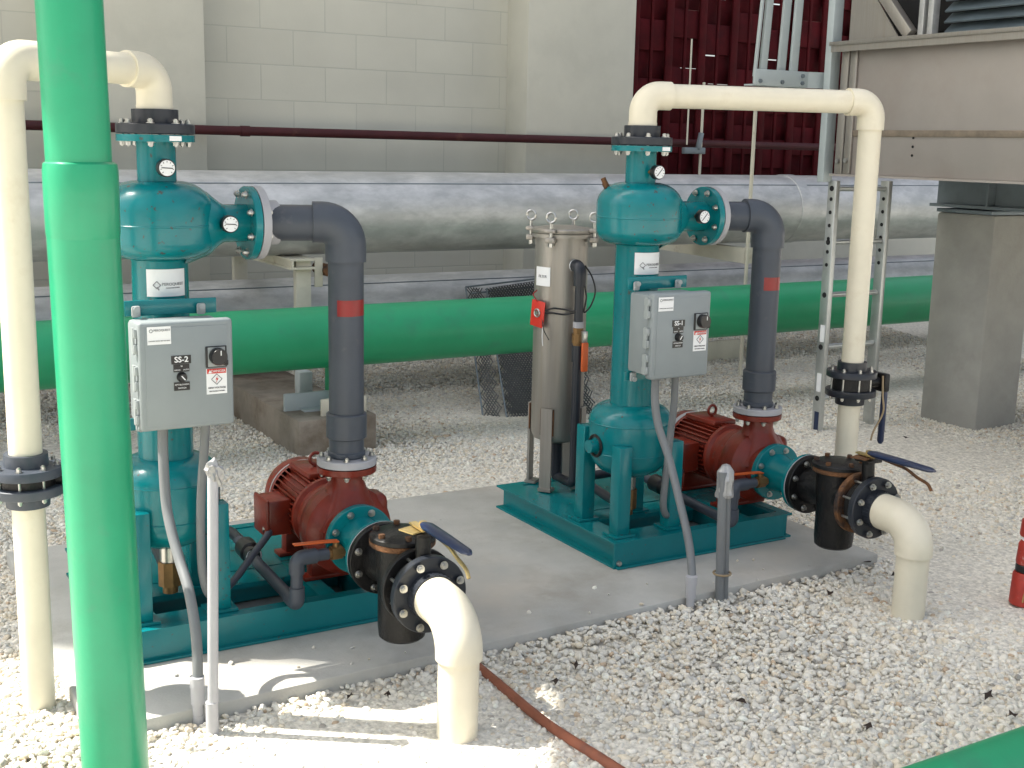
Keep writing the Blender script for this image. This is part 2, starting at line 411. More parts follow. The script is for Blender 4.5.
    m = bpy.data.materials.new('marble_chippings'); m.use_nodes = True; N = NT(m); bs = N.n['Principled BSDF']
    a = N.add('ShaderNodeAttribute'); a.attribute_name = 'stone'
    tc = N.add('ShaderNodeTexCoord'); nz = N.add('ShaderNodeTexNoise', Scale=110., Detail=4.); N.link(tc.outputs['Object'], nz.inputs['Vector'])
    r = N.add('ShaderNodeMapRange'); r.inputs['To Min'].default_value = .78; r.inputs['To Max'].default_value = 1.18; N.link(nz.outputs['Fac'], r.inputs['Value'])
    mx = N.add('ShaderNodeMix', data_type='RGBA', blend_type='MULTIPLY'); mx.inputs['Factor'].default_value = 1
    N.link(a.outputs['Color'], mx.inputs[6]); N.link(r.outputs['Result'], mx.inputs[7]); N.link(mx.outputs[2], bs.inputs['Base Color'])
    bs.inputs['Roughness'].default_value = .75
    bp = N.add('ShaderNodeBump'); bp.inputs['Strength'].default_value = .4; bp.inputs['Distance'].default_value = .003
    N.link(nz.outputs['Fac'], bp.inputs['Height']); N.link(bp.outputs['Normal'], bs.inputs['Normal'])
    me.materials.append(m)
    o = bpy.data.objects.new('gravel', me); col.objects.link(o)
    tag(o, 'white and cream marble gravel covering the whole yard', 'gravel', kind='stuff')
build_gravel()

# ------------------------------------------------------------------ the back building
b = MB(); b.box((-.935, 4.65, 9.9), (11.39, .30, 20.2))
w = b.build('block_wall', blockm, loc=(0, 4.5, 0)); tag(w, 'cream painted concrete block wall behind the pipe rack', 'wall')
b = MB(); b.box((.955, 4.42, 9.9), (.90, .44, 20.2), bev=.006)
w = b.build('wall_pilaster', plaster, loc=(.955, 4.2, 0)); tag(w, 'smooth cream pilaster behind the left teal separator', 'pilaster', 'cream pilasters on the back wall')
b = MB(); b.box((4.277, 4.42, 9.9), (.958, .44, 20.2), bev=.006)
w = b.build('wall_pilaster', plaster, loc=(4.277, 4.2, 0)); tag(w, 'smooth cream pilaster beside the maroon louvred screen', 'pilaster', 'cream pilasters on the back wall')
b = MB(); b.box((8.4, 4.66, .50), (7.28, .30, 1.36))
w = b.build('low_wall', plaster, loc=(8.4, 4.6, 0)); tag(w, 'low cream wall under the maroon louvred screen', 'wall')

# maroon screen: ribbed panels with staggered slots open to the sky behind
scr = thing('louvred_screen', (4.76, 4.6, 1.18), 'tall maroon ribbed screen with small bright slots', 'screen')
b = MB(); ribs = MB()
pitchx = .345; nb = 14; rowh = .235
for k in range(nb):
    xa = 4.765 + k * pitchx; xb = xa + pitchx
    ribs.box((xb - .03, 4.660, 5.0), (.075, .03, 7.6), bev=.008)
    ribs.box((xb - .20, 4.672, 5.0), (.028, .022, 7.6), bev=.006)
    z = 1.18; j = 0
    while z < 8.6:
        top = z + rowh * (1 if (j or k % 2) else .5)
        op = z > 1.75 and (k * 7 + j * 5 + (k * j) % 3) % 3 != 1        # a thin open slot above this panel
        g = .009 if op else -.01
        tilt = .10 if (j + k) % 2 else -.02
        b.box(((xa + xb) / 2, 4.70 + .040 * ((j + k) % 2), (z + top) / 2 - g / 2), (pitchx - .002, .05, top - z - g), bev=.004, rot=Matrix.Rotation(tilt, 3, 'X'))
        if op:      # only part of each slot is open
            w1 = pitchx * (.25 + .12 * ((k + 2 * j) % 3)); sd = 1 if (k + j) % 2 else -1
            b.box(((xa + xb) / 2 + sd * (pitchx - w1) / 2, 4.712, top - g / 2), (w1, .03, g * 2.2))
        z = top; j += 1
b.build('panel', maroon, scr); ribs.build('rib', maroon, scr)

# slender fire pipe along the wall
fp = thing('wall_pipe', (3, 4.08, 1.60), 'thin maroon painted pipe running along the back wall', 'pipe')
MB().tube([(-2.5, 4.08, 1.628), (5.25, 4.08, 1.612), (9, 4.08, 1.60)], .0295, 20).build('pipe', maroonp, fp)
for xx in (1.62, 5.25):
    MB().cyl((xx - .03, 4.08, 1.619), (xx + .03, 4.08, 1.619), .034, n=20).build('coupling', maroonp, fp) if xx < 2 else None
hg = thing('pipe_hanger', (5.27, 4.0, 1.3), 'thin pale hanger rods clamping the maroon wall pipe', 'hanger')
MB().cyl((5.30, 4.02, 1.30), (5.30, 4.02, 2.08), .011, n=10).build('rod', cream, hg)
MB().cyl((5.16, 4.02, 1.60), (5.16, 4.02, 2.4), .007, n=10).build('rod', cream, hg)
MB().box((5.23, 4.02, 1.555), (.20, .05, .05), bev=.006).box((5.27, 4.0, 1.63), (.035, .03, .13), bev=.004, rot=Matrix.Rotation(.2, 3, 'Y')).build('clamp', darksteel, hg)

# ------------------------------------------------------------------ pipe rack: galvanised pipes, green pipe, supports
def xpipe(name, y, z, r, x0, x1, m, label, cat, joints=(), seam=None, slope=0.):
    t = thing(name, ((x0 + x1) / 2, y, z), label, cat)
    MB().tube([(x0, y, z - slope * x0), ((x0 + x1) / 2, y, z - slope * (x0 + x1) / 2), (x1, y, z - slope * x1)], r, 56).build('pipe', m, t)
    for j in joints:
        MB().lathe([(r, -.05), (r + .006, -.045), (r + .006, .045), (r, .05)], (j, y, z - slope * j), (1, 0, 0), 56).build('band', m, t)
    if seam is not None:
        a = seam; p = lambda xx: (xx, y - math.sin(a) * (r + .001), z - slope * xx + math.cos(a) * (r + .001))
        MB().tube([p(x0), p(x1)], .0035, 6).build('seam', darksteel, t)
    return t
xpipe('galvanised_pipe', 3.05, 1.155, .240, -5, 8.6, galv, 'large upper galvanised insulated pipe on cream brackets', 'pipe', (5.32,), .75)
xpipe('galvanised_pipe', 3.62, .50, .215, -5, 8.8, galv, 'lower galvanised pipe close to the wall behind the green pipe', 'pipe', (), .62)
xpipe('green_pipe', 2.28, .548, .163, -5, 8.2, greenp, 'thick green plastic main running low across the yard', 'pipe', (), None, -.0015)

# concrete block and cream brackets
cb_ = thing('support_block', (1.43, 3.0, -.06), 'brown stained concrete support block under the green pipe', 'support block')
MB().box((1.44, 2.98, .045), (.435, 1.76, .21), bev=.008).build('block', concb, cb_)
def bracket(x, zt, label, mainpost=.09, group='cream pipe brackets'):
    t = thing('pipe_bracket', (x, 2.85, .15), label, 'bracket', group)
    return t
t = bracket(1.54, .91, 'cream steel bracket standing on the stained concrete block')
MB().box((1.54, 2.87, .53), (.09, .05, .76), bev=.004).build('post', cream, t)
MB().box((1.54, 4.0, .53), (.09, .05, .76), bev=.004).build('post', cream, t)
MB().box((1.52, 3.40, .86), (.15, 1.2, .012)).box((1.52, 3.40, .908), (.15, 1.2, .012)).box((1.46, 3.4, .884), (.012, 1.2, .037)).build('beam', cream, t)
MB().box((1.635, 2.86, .83), (.05, .012, .17), bev=.004).build('end_plate', cream, t)
MB().box((1.37, 2.36, .195), (.27, .02, .10), bev=.008).box((1.45, 2.33, .157), (.25, .09, .012)).build('shoe', greypaint, t)
MB().box((1.50, 2.17, .19), (.26, .02, .10), bev=.008).build('shoe', cream, t)
MB().box((1.44, 2.60, .235), (.08, .08, .16), bev=.01).build('wedge', greypaint, t)
MB().cyl((1.69, 2.82, .84), (1.69, 3.02, .84), .035, n=18).build('pipe_stub', rust, t)
b = MB(); b.box((1.54, 2.36, .26), (.09, .14, .22), bev=.01)
tag(b.build('pipe_saddle', greenp, loc=(1.54, 2.36, .15)), 'green saddle block wedged under the green main', 'saddle')
t = bracket(4.72, .82, 'slim cream bracket with a rod behind the right pump')
MB().cyl((4.705, 2.72, .02), (4.705, 2.72, 1.96), .013, n=10).build('rod', cream, t)
MB().prism([(4.70, 2.74, .80), (4.70, 4.15, .83), (4.70, 4.15, .91), (4.70, 2.74, .905)], (.07, 0, 0)).build('beam', cream, t)
MB().box((4.60, 3.95, .40), (.08, .05, .84), bev=.004).build('post', cream, t)
MB().box((5.15, 3.55, .03), (.55, .03, .17), bev=.006).build('base_plate', cream, t)

# leaning expanded metal sheet
t = thing('metal_mesh_sheet', (2.75, 2.8, -.05), 'dark folded expanded metal mesh leaning behind the green main', 'mesh sheet')
def lattice(A, B, C, D, name, pitch=.019, w=.0034):
    """diamond wire lattice on the quad A (bottom left), B, C, D (top left)"""
    A, B, C, D = map(V, (A, B, C, D)); P = lambda u, v: A.lerp(B, u).lerp(D.lerp(C, u), v)
    Lu = (B - A).length; Lv = (D - A).length; b = MB(); n = (B - A).cross(D - A).normalized()
    for sgn in (1, -1):
        k = -Lv
        while k < Lu + Lv:
            pts = []
            for q in range(13):
                y = Lv * q / 12; x = k + sgn * y * .55
                if 0 <= x <= Lu: pts.append(P(x / Lu, y / Lv))
            for a_, c_ in zip(pts[:1], pts[-1:]):
                if (c_ - a_).length > .02:
                    d_ = (c_ - a_).normalized(); sd = n.cross(d_) * w
                    b.prism([a_ - sd, c_ - sd, c_ + sd, a_ + sd], n * .003)
            k += pitch
    b.build(name, meshm, t)
lattice((2.69, 2.50, -.06), (3.25, 2.34, -.06), (3.60, 3.25, .70), (2.98, 3.30, .635), 'sheet')
lattice((2.58, 2.60, -.06), (2.68, 2.51, -.06), (2.97, 3.31, .635), (2.86, 3.37, .64), 'flange')
lattice((2.72, 2.58, -.06), (3.28, 2.42, -.06), (3.62, 3.31, .68), (3.00, 3.36, .62), 'back_sheet')
for (p, q) in (((2.69, 2.49, -.06), (2.98, 3.29, .635)), ((2.58, 2.59, -.06), (2.86, 3.36, .64)), ((2.86, 3.36, .643), (3.60, 3.24, .71)), ((2.88, 3.31, .605), (3.60, 3.20, .665))):
    MB().tube([p, q], .006, 8).build('edge', darksteel, t)

# ------------------------------------------------------------------ one pump package: skid, separator, box, pump, pipework
SEP = 'teal separators on skids'
def channel(p0, p1, inward, h=.102, fl=.045, t=.008):
    """steel channel from p0 to p1 (z = base), toes pointing along the vector inward"""
    b = MB(); p0 = V(p0); p1 = V(p1); n = V(inward).normalized(); c = (p0 + p1) / 2; L = (p1 - p0)
    sx = lambda a, w: (abs(L.x) + abs(n.x) * w if abs(L.x) > .01 else w, abs(L.y) if abs(L.y) > .01 else w)
    alongx = abs(L.x) > abs(L.y); ln = L.length
    def bx(cn, w, hz, z): b.box((c.x + n.x * cn, c.y + n.y * cn, z), (ln, w, hz) if alongx else (w, ln, hz))
    bx(t / 2, t, h, h / 2); bx(fl / 2 + t / 2, fl - t, t, t / 2); bx(fl / 2 + t / 2, fl - t, t, h - t / 2)
    return b

def system(sx, sy, num, P):
    """P: per-package wording"""
    S = lambda x, y, z: V((sx + x, sy + y, z))
    first = num == 2
    fo = -.008 if first else .028      # the inlet nozzles differ slightly in length
    po = 0. if first else .014
    # --- skid
    sk = thing('skid_frame', S(.25, .25, 0), P['skid'], 'skid', 'teal steel skids')
    xl, xr, yf, yb = -.194, .697, -.198, .707
    channel(S(xl + .0455, yf, 0), S(xr - .0455, yf, 0), (0, 1, 0)).box(S(xl + .0225, yf + .004, .051), (.0452, .008, .102)).box(S((xl + xr) / 2 - .018, yf - .009, .005), (xr - xl - .05, .018, .008), bev=.001).build('front_beam', teal, sk)
    channel(S(xl + .0455, yb, 0), S(xr - .0455, yb, 0), (0, -1, 0)).build('rear_beam', teal, sk)
    channel(S(xl + .045, yf + .0085, 0), S(xl + .045, yb, 0), (-1, 0, 0)).build('side_beam', teal, sk)
    channel(S(xr - .045, yf, 0), S(xr - .045, yb, 0), (1, 0, 0)).build('side_beam', teal, sk)
    MB().box(S(.25, .145, .088), (.79, .13, .016)).box(S(.25, .145, .045), (.79, .012, .07)).build('cross_beam', teal, sk)
    MB().box(S(.25, .44, .0935), (.79, .455, .009)).build('deck_plate', teal, sk)
    for yy in (-.122, .122):
        MB().box(S(0, yy, .0985), (.30, .09, .008)).build('leg_plate', teal, sk)
    for xx in (.48, .66):
        MB().box(S(xx, .03, .052), (.06, .42, .095), bev=.004).build('pump_rail', teal, sk)
    MB().box(S(xl + .06, .25, .0985), (.09, .86, .0075)).build('edge_plate', teal, sk)
    bz = MB(); bz.lathe([(0, .010), (.009, .010), (.011, 0), (0, 0)], S(xl + .02, yf - .001, .022), (0, -1, 0), 8); bz.build('anchor_bolt', steel, sk)
    # --- separator
    sp = thing('separator_tank', S(0, 0, .102), P['sep'], 'separator', SEP)
    prof = [(.0, .300), (.07, .306), (.12, .330), (.150, .365), (.163, .41), (.163, .52)]
    for k in range(1, 9):
        a = k / 8 * PI / 2; prof.append((.084 + .079 * math.cos(a), .52 + .072 * math.sin(a)))
    prof += [(.084, .60), (.084, 1.206)]
    for k in range(0, 9):
        a = k / 8 * PI / 2; prof.append((.086 + .076 * math.sin(a), 1.262 - .052 * math.cos(a)))
    prof += [(.162, 1.309), (.1635, 1.3105), (.1635, 1.3135), (.162, 1.315), (.162, 1.36)]
    for k in range(1, 10):
        a = k / 9 * PI / 2; prof.append((.058 + .104 * math.cos(a), 1.36 + .082 * math.sin(a)))
    prof += [(.0575, 1.448), (.0575, 1.557)]
    b = MB(); b.lathe(prof, S(0, 0, 0), (0, 0, 1), 56)
    b.lathe([(.13, .06), (.098, .145), (.066, .185), (.0585, .20), (.0585, .29 + fo)], S(0, 0, 1.312), (1, 0, 0), 40)
    body = b.build('vessel', teal, sp, sharp=40)
    for zz in (.522, .408, 1.207): MB().torus(S(0, 0, zz), (0, 0, 1), .163 if zz < 1 else .0855, .0026, 56, 6).build('weld', teal, sp)
    f = MB().lathe([(.0575, 0), (.1145, 0), (.1145, .020), (.0575, .020)], S(0, 0, 1.557), (0, 0, 1), 48).build('top_flange', teal, sp)
    f2 = MB().lathe([(.0575, 0), (.112, 0), (.1145, .002), (.1145, .022), (.112, .024), (.0575, .024)], S(.276 + fo, 0, 1.312), (1, 0, 0), 48).build('inlet_flange', teal, sp)
    bolts(f2, S(.296 + fo, 0, 1.312), (-1, 0, 0), .096, .052)
    MB().box(S(.028, -.1155, 1.567), (.035, .002, .014)).build('tag', white, sp)
    # leg set
    for ax in (-1, 1):
        for ay in (-1, 1):
            top = .455 if not (ax < 0 and ay > 0) else .49
            MB().box(S(ax * .122, ay * .122, (.111 + top) / 2), (.058, .058, top - .111), bev=.004).box(S(ax * .122, ay * .122, .108), (.095, .085, .008)).build('leg', teal, sp)
    # cleanout nipple and its dark ring on the lower bulb
    MB().cyl(S(-.10, .0, .435), S(-.195, .0, .435), .026, n=20).build('cleanout', teal, sp)
    MB().torus(S(-.163, 0, .435), (1, 0, 0), .04, .006, 24, 8).build('cleanout_ring', black, sp)
    # plug on the shoulder
    MB().cyl(S(-.105, .05, 1.40), S(-.122, .059, 1.438), .012, n=12).cyl(S(-.120, .058, 1.435), S(-.128, .062, 1.455), .010, n=8).build('plug', rust if not first else blackp, sp)
    # drain under the lower bulb
    MB().cyl(S(0, 0, .31), S(0, 0, .235), .03, n=18).build('drain_nipple', steel, sp)
    MB().cyl(S(0, 0, .245), S(0, 0, .165), .037, n=8).cyl(S(0, 0, .168), S(0, 0, .14), .024, n=16).build('drain_valve', brass, sp)
    # pressure gauges
    for (gx, gy, gz, r, stem) in ((0.0, -.118, 1.482, .0265, S(0, -.05, 1.482)), (.197 + fo * 1.1, -.112, 1.316, .0265, S(.197 + fo * 1.1, -.05, 1.316))):
        g = MB().cyl(S(gx, gy + .028, gz), S(gx, gy, gz), r, n=28, bev=.003).build('gauge', blackp, sp)
        MB().cyl(stem, S(gx, gy + .026, gz), .008, n=10).build('gauge_stem', brass, g)
        MB().lathe([(0, 0), (r * .86, 0), (r * .86, .0012), (0, .0012)], S(gx, gy + .0002, gz), (0, -1, 0), 28).build('dial', white, g)
        an = -.05 if first else .85
        MB().box(S(gx, gy - .002, gz), (r * 1.25, .001, .0026), rot=Matrix.Rotation(-an, 3, 'Y')).build('needle', ink, g)
        b = MB()
        for k in range(9):
            a = math.radians(-45 + k * 33.75); b.box(S(gx + math.cos(a) * r * .68, gy - .0018, gz + math.sin(a) * r * .68), (r * .16, .0008, .0018), rot=Matrix.Rotation(-a, 3, 'Y'))
        b.build('scale_marks', ink, g)
    # curved maker's plate on the column
    R = .0855
    zc = 1.142; hw = .058; 
    wrap = lambda u, v, e=0.: S((R + e) * math.sin(u / R), -(R + e) * math.cos(u / R), zc + v)
    lb = MB().grid(lambda u, v: wrap((u * 2 - 1) * .062 - .001, (v * 2 - 1) * .041), 18, 2)
    lbo = lb.build('label_plate', white, sp)
    lettering('PEROQUEST', .0125, (0, 0, 0), (1, 0, 0), (0, 0, 1), inkgrey, lbo, warp=lambda c: wrap(c.x + .017, c.y - .004, .0012 + c.z))
    lettering('FILTRATION SYSTEMS', .0045, (0, 0, 0), (1, 0, 0), (0, 0, 1), inkgrey, lbo, warp=lambda c: wrap(c.x + .016, c.y - .015, .0012 + c.z), name='small_lettering')
    b = MB()
    q = [(-.043, 0), (-.032, .011), (-.021, 0), (-.032, -.011)]
    for (a, c) in zip(q, q[1:] + q[:1]):
        b.tube([wrap(a[0], a[1] - .006, .001), wrap((a[0] + c[0]) / 2, (a[1] + c[1]) / 2 - .006, .001), wrap(c[0], c[1] - .006, .001)], .0013, 6)
    b.tube([wrap(-.032, -.012, .001), wrap(-.026, -.021, .001)], .002, 6)
    b.build('emblem', inkgrey, lbo)

    # --- inlet flange pipe and grey discharge pipe down to the pump
    xp, yp = .571, -.09
    gp = thing('discharge_pipe', S(xp, yp, .52), P['dis'], 'pipe', 'grey discharge pipes')
    e = .004
    MB().lathe([(.05, 0), (.1145, 0), (.1145, .024), (.112, .026), (.07, .026), (.07, .075), (.05, .075)], S(.302 + fo, 0, 1.312), (1, 0, 0), 48).build('inlet_ring', pvcl, gp)
    ax0 = S(.36, -.012, 1.314); el = S(xp, yp * 0.6, 1.316)
    zb = 1.316
    pv = lambda f: S(.30 + (xp - .30) * f, yp * f * 1.0, 1.313)
    MB().tube([pv(.15), pv(.75)], .0572, 32).build('pipe', pvc, gp)
    c = S(xp, yp, zb); d = (pv(1) - pv(0)).normalized()
    MB().tube(fillet([c - d * .105, c, S(xp, yp, zb - .125)], .075, 10), .0655, 32).build('elbow', pvc, gp)
    MB().tube([S(xp, yp, 1.2), S(xp, yp, .60)], .0572, 32).build('pipe', pvc, gp)
    MB().cyl(S(xp, yp, .695), S(xp, yp, .610), .0665, n=32, bev=.004).build('coupling', pvc, gp)
    MB().cyl(S(xp, yp, .612), S(xp, yp, .535), .0575, n=32).lathe([(.062, 0), (.062, .012), (.0572, .016)], S(xp, yp, .552), (0, 0, 1), 32).build('bottom_stub', pvc, gp)
    fr = MB().lathe([(.055, 0), (.097, 0), (.0985, .002), (.0985, .022), (.096, .025), (.055, .025)], S(xp, yp, .521), (0, 0, 1), 48).build('bottom_flange', pvcl, gp)
    bolts(fr, S(xp, yp, .520), (0, 0, 1), .082, .054, r=.008)
    # red flow tape
    zt = 1.045 if first else 1.05
    b = MB(); a0, a1 = (-2.9, -1.0) if True else (0, 0)
    mid = math.atan2(-3.6, -1.4 if first else -2.9) + (.42 if first else .62)
    b.grid(lambda u, v: S(xp + .0582 * math.cos(mid + (u - .5) * (1.9 if first else 1.5)), yp + .0582 * math.sin(mid + (u - .5) * (1.9 if first else 1.5)), zt + (v - .5) * .052), 18, 1)
    b.build('red_tape', redtape, gp)

    # --- pump
    lean = lambda y: .571 + po + .041 * (y + .09)     # the pump line runs very slightly askew
    zc = .295
    A = lambda y, z=zc, dx=0.: S(lean(y) + dx, y, z)
    pm = thing('pump', S(.571, .0, .10), P['pump'], 'pump', 'red centrifugal pumps')
    dv = (A(-1) - A(0)).normalized()
    b = MB()
    b.lathe([(.0, 0), (.10, 0), (.135, .012), (.150, .04), (.152, .075), (.150, .11), (.13, .135), (.105, .150), (.105, .194)], A(.0), dv, 44)
    # discharge throat with shoulders
    b.lathe([(.13, .02), (.098, .09), (.068, .14), (.060, .165), (.060, .20)], A(-.085), (0, 0, 1), 32)
    b.box(A(-.075, zc + .03, .075), (.13, .11, .17), bev=.03, seg=3)
    b.build('volute', red, pm)
    f = MB().lathe([(.055, 0), (.097, 0), (.0985, .002), (.0985, .021), (.055, .022)], S(xp, yp, .497), (0, 0, 1), 44).build('discharge_flange', red, pm)
    b = MB(); b.lathe([(.10, -.012), (.133, -.010), (.135, .018), (.122, .03), (.118, .075), (.13, .085), (.132, .10), (.11, .105)], A(0), -dv, 44); b.build('bracket_ring', red, pm)
    b = MB(); b.lathe([(0, .09), (.108, .09), (.108, .36), (0, .36)], A(0), -dv, 40)
    x_, y_, _ = basis(dv)
    for k in range(40):
        a = 2 * PI * k / 40
        rr = Matrix((x_ * math.cos(a) + y_ * math.sin(a), -x_ * math.sin(a) + y_ * math.cos(a), -dv)).transposed()
        cc = A(.235) + (x_ * math.cos(a) + y_ * math.sin(a)) * .117
        b.box(cc, (.022, .0045, .245), rot=rr)
    b.build('motor_body', red, pm)
    MB().box(A(.235, zc + .128), (.12, .20, .022), bev=.006).build('motor_crown', red, pm)
    b = MB(); b.lathe([(.127, .345), (.130, .35), (.130, .415), (.122, .437), (.09, .447), (0, .449)], A(0), -dv, 44)
    b.build('fan_cover', red, pm)
    MB().lathe([(.1315, .355), (.1315, .378)], A(0), -dv, 44).build('white_band', pvcl, pm) if not first else MB().lathe([(.1315, .355), (.1315, .364)], A(0), -dv, 44).build('white_band', pvcl, pm)
    tb = MB().box(A(.215, zc - .010, -.158), (.085, .128, .128), bev=.012).build('terminal_box', red, pm)
    MB().box(A(.215, zc - .010, -.204), (.014, .136, .136), bev=.007).build('lid', red, tb)
    MB().box(A(.215, zc - .005, -.12), (.03, .09, .09)).build('neck', red, tb)
    MB().torus(A(.225, zc + .168), (0, 1, 0), .021, .006, 20, 8).cyl(A(.225, zc + .135), A(.225, zc + .15), .008, n=10).build('eyebolt', red, pm)
    for yy in (.02, .30):
        MB().box(A(yy, .145), (.20, .05, .075), bev=.008).box(A(yy, .107), (.25, .06, .014), bev=.003).build('foot', red, pm)
    # teal suction adapter
    fl = MB().lathe([(.06, 0), (.1125, 0), (.1145, .002), (.1145, .024), (.112, .026), (.06, .026)], A(-.195), dv, 48).build('suction_flange', teal, pm)
    bolts(fl, A(-.207), dv, .094, .028)
    MB().lathe([(.078, .0), (.074, .03), (.066, .07), (.066, .165)], A(-.219), dv, 40).build('suction_neck', teal, pm)
    fl = MB().lathe([(.06, 0), (.1125, 0), (.1125, .017), (.06, .017)], A(-.377), dv, 48).build('suction_flange', teal, pm)
    MB().lathe([(.112, 0), (.1135, 0), (.1135, .004), (.112, .004)], A(-.3945), dv, 48).build('gasket', pvcl, pm)

    # --- purge line: brass cock with orange lever, grey pvc elbow and pipe back to the separator drain
    pg = thing('purge_line', S(.33, -.2, .15), P['purge'], 'pipe', 'grey purge lines')
    y0 = -.245; z0 = .275
    MB().cyl(S(.50, y0, z0), S(.43, y0, z0), .017, n=8).cyl(S(.485, y0, z0), S(.45, y0, z0), .024, n=8).cyl(S(.468, y0, z0), S(.468, y0, z0 + .035), .011, n=10).build('brass_valve', brass, pg)
    MB().prism([S(.475, y0 - .012, z0 + .036), S(.475, y0 + .012, z0 + .036), S(.44, y0 + .012, z0 + .040), S(.325, y0 + .010, z0 + .045), S(.325, y0 - .010, z0 + .045), S(.44, y0 - .012, z0 + .040)], (0, 0, .004)).build('orange_lever', orange, pg)
    pa = fillet([S(.44, y0, z0), S(.335, y0, z0), S(.335, y0, .122), S(.33, .10, .145), S(.335, .34, .165)], .035, 8)
    MB().tube(pa, .0195, 16).build('pipe', pvc, pg)
    MB().tube(fillet([S(.40, y0, z0), S(.335, y0, z0), S(.335, y0, z0 - .05)], .022, 8), .0245, 16).build('elbow', pvc, pg)
    MB().tube(fillet([S(.335, y0, .18), S(.335, y0, .122), S(.334, y0 + .06, .126)], .022, 8), .0245, 16).build('elbow', pvc, pg)
    MB().cyl(S(.334, .20, .157), S(.335, .275, .161), .037, n=20, bev=.006).cyl(S(.334, .17, .155), S(.334, .20, .157), .03, n=20).build('union', blackp, pg)
    MB().torus(S(.334, .172, .155), (0, 1, 0), .026, .004, 20, 6).build('ring', white, pg)
    MB().tube(fillet([S(.335, .33, .165), S(.335, .45, .17), S(.06, .45, .17), S(.02, .05, .15)], .04, 6), .0195, 14).build('return_pipe', pvcd, pg)

    # --- black basket strainer
    st = thing('basket_strainer', A(-.53, .07), P['strain'], 'strainer', 'black basket strainers')
    f = MB().lathe([(.05, 0), (.1125, 0), (.1145, .002), (.1145, .022), (.112, .024), (.05, .024)], A(-.400), dv, 48).build('inlet_flange', black, st)
    bolts(f, A(-.404), dv, .095, .046)
    yb_ = -.565
    ct = A(yb_); ct.z = 0
    zt_ = .405
    b = MB(); b.lathe([(0, .092), (.062, .092), (.071, .10), (.074, .13), (.074, .24), (.079, .30), (.081, zt_ - .03), (.081, zt_ - .012)], ct, (0, 0, 1), 40)
    b.lathe([(.075, 0), (.066, .05), (.068, .13)], A(-.420), dv, 32); b.lathe([(.066, 0), (.066, .11)], A(-.58), dv, 32)
    b.build('body', black, st)
    MB().lathe([(0, 0), (.012, 0), (.012, .012), (0, .012)], ct + V((0, 0, .080)), (0, 0, 1), 8).build('drain_plug', black, st)
    MB().lathe([(.07, -.006), (.097, -.006), (.100, -.003), (.100, .011), (.07, .011)], ct + V((0, 0, zt_ - .012)), (0, 0, 1), 44).build('gasket', rust, st)
    cv = MB().lathe([(.099, 0), (.099, .012), (.09, .018), (.03, .021), (0, .021)], ct + V((0, 0, zt_ + .0005)), (0, 0, 1), 44).build('cover', black, st)
    for k in range(6):
        a = k * PI / 3 + .3
        MB().cyl(ct + V((math.cos(a) * .083, math.sin(a) * .083, zt_ + .012)), ct + V((math.cos(a) * .083, math.sin(a) * .083, zt_ + .030)), .010, n=6).build('bolt', rust, cv)
    MB().lathe([(.05, 0), (.1125, 0), (.1145, .002), (.1145, .02), (.112, .022), (.05, .022)], A(-.672), dv, 48).build('outlet_flange', rust if not first else black, st)

    # --- butterfly valve with blue lever on the pump inlet
    bv = thing('butterfly_valve', A(-.64, .295), P['valve'], 'valve', 'lever valves on the pump inlets')
    b = MB(); b.lathe([(.05, 0), (.088, 0), (.094, .008), (.094, .038), (.088, .046), (.05, .046)], A(-.697), dv, 40)
    b.cyl(A(-.720, zc + .08), A(-.715, .462), .023, n=16).box(A(-.715, .465), (.07, .07, .012), bev=.003); b.build('body', black, bv)
    MB().box(A(-.705, .476, -.02), (.075, .06, .004), rot=Matrix.Rotation(.3, 3, 'Z')).build('notch_plate', gold if first else rust, bv)
    MB().box(A(-.715, .486, -.012), (.022, .09, .006)).cyl(A(-.715, .47), A(-.715, .50), .012, n=8).build('lever_arm', gold, bv)
    g = MB(); L0 = A(-.740, .500, -.008 - po); L1 = A(-1.055, .516, -.014 - po)
    g.tube([L0, L0.lerp(L1, .1), L0.lerp(L1, .5), L0.lerp(L1, .93), L1], [.012, .0195, .0185, .015, .007], 14)
    bmesh.ops.scale(g.b, vec=(1.15, 1, .62), space=Matrix.Translation(-L0), verts=g.b.verts)
    g.build('blue_grip', blue, bv)
    MB().tube(spline([A(-.76, .487, .0), A(-.84, .48, .002), A(-.90, .476, .0), A(-.95, .458, .002), A(-1.0, .448, .0), A(-1.02, .428, .0)], 5), .0058, 8).build('trigger', gold if first else rust, bv)

    # --- beige outlet elbow into the gravel
    ob = thing('outlet_pipe', A(-.97, GZ), P['out'], 'pipe', 'beige elbows into the gravel')
    f = MB().lathe([(.05, 0), (.112, 0), (.1145, .003), (.1145, .024), (.112, .027), (.071, .027), (.070, .062), (.05, .062)], A(-.745), dv, 48).build('grey_flange', pvcd, ob)
    bolts(f, A(-.735) , dv, .096, .095)
    b = MB()
    for k in range(36):
        a = 2 * PI * k / 36
        b.box(A(-.791) + (x_ * math.cos(a) + y_ * math.sin(a)) * .0705, (.003, .003, .03), rot=Matrix((x_ * math.cos(a) + y_ * math.sin(a), -x_ * math.sin(a) + y_ * math.cos(a), dv)).transposed())
    b.build('ribs', pvcd, ob)
    ce = A(-.965, zc - .002)
    MB().tube(fillet([A(-.795), ce, V((ce.x, ce.y, .18))], .098, 14), .0660, 36).build('elbow', beige, ob)
    MB().cyl((ce.x, ce.y, .20), (ce.x - .003, ce.y, -.12), .0575, n=36).build('pipe', beige, ob)

    # --- overhead beige pipe and riser with wafer valve
    ov = thing('overhead_pipe', S(0, 0, 1.58), P['over'], 'pipe', 'beige overhead pipes')
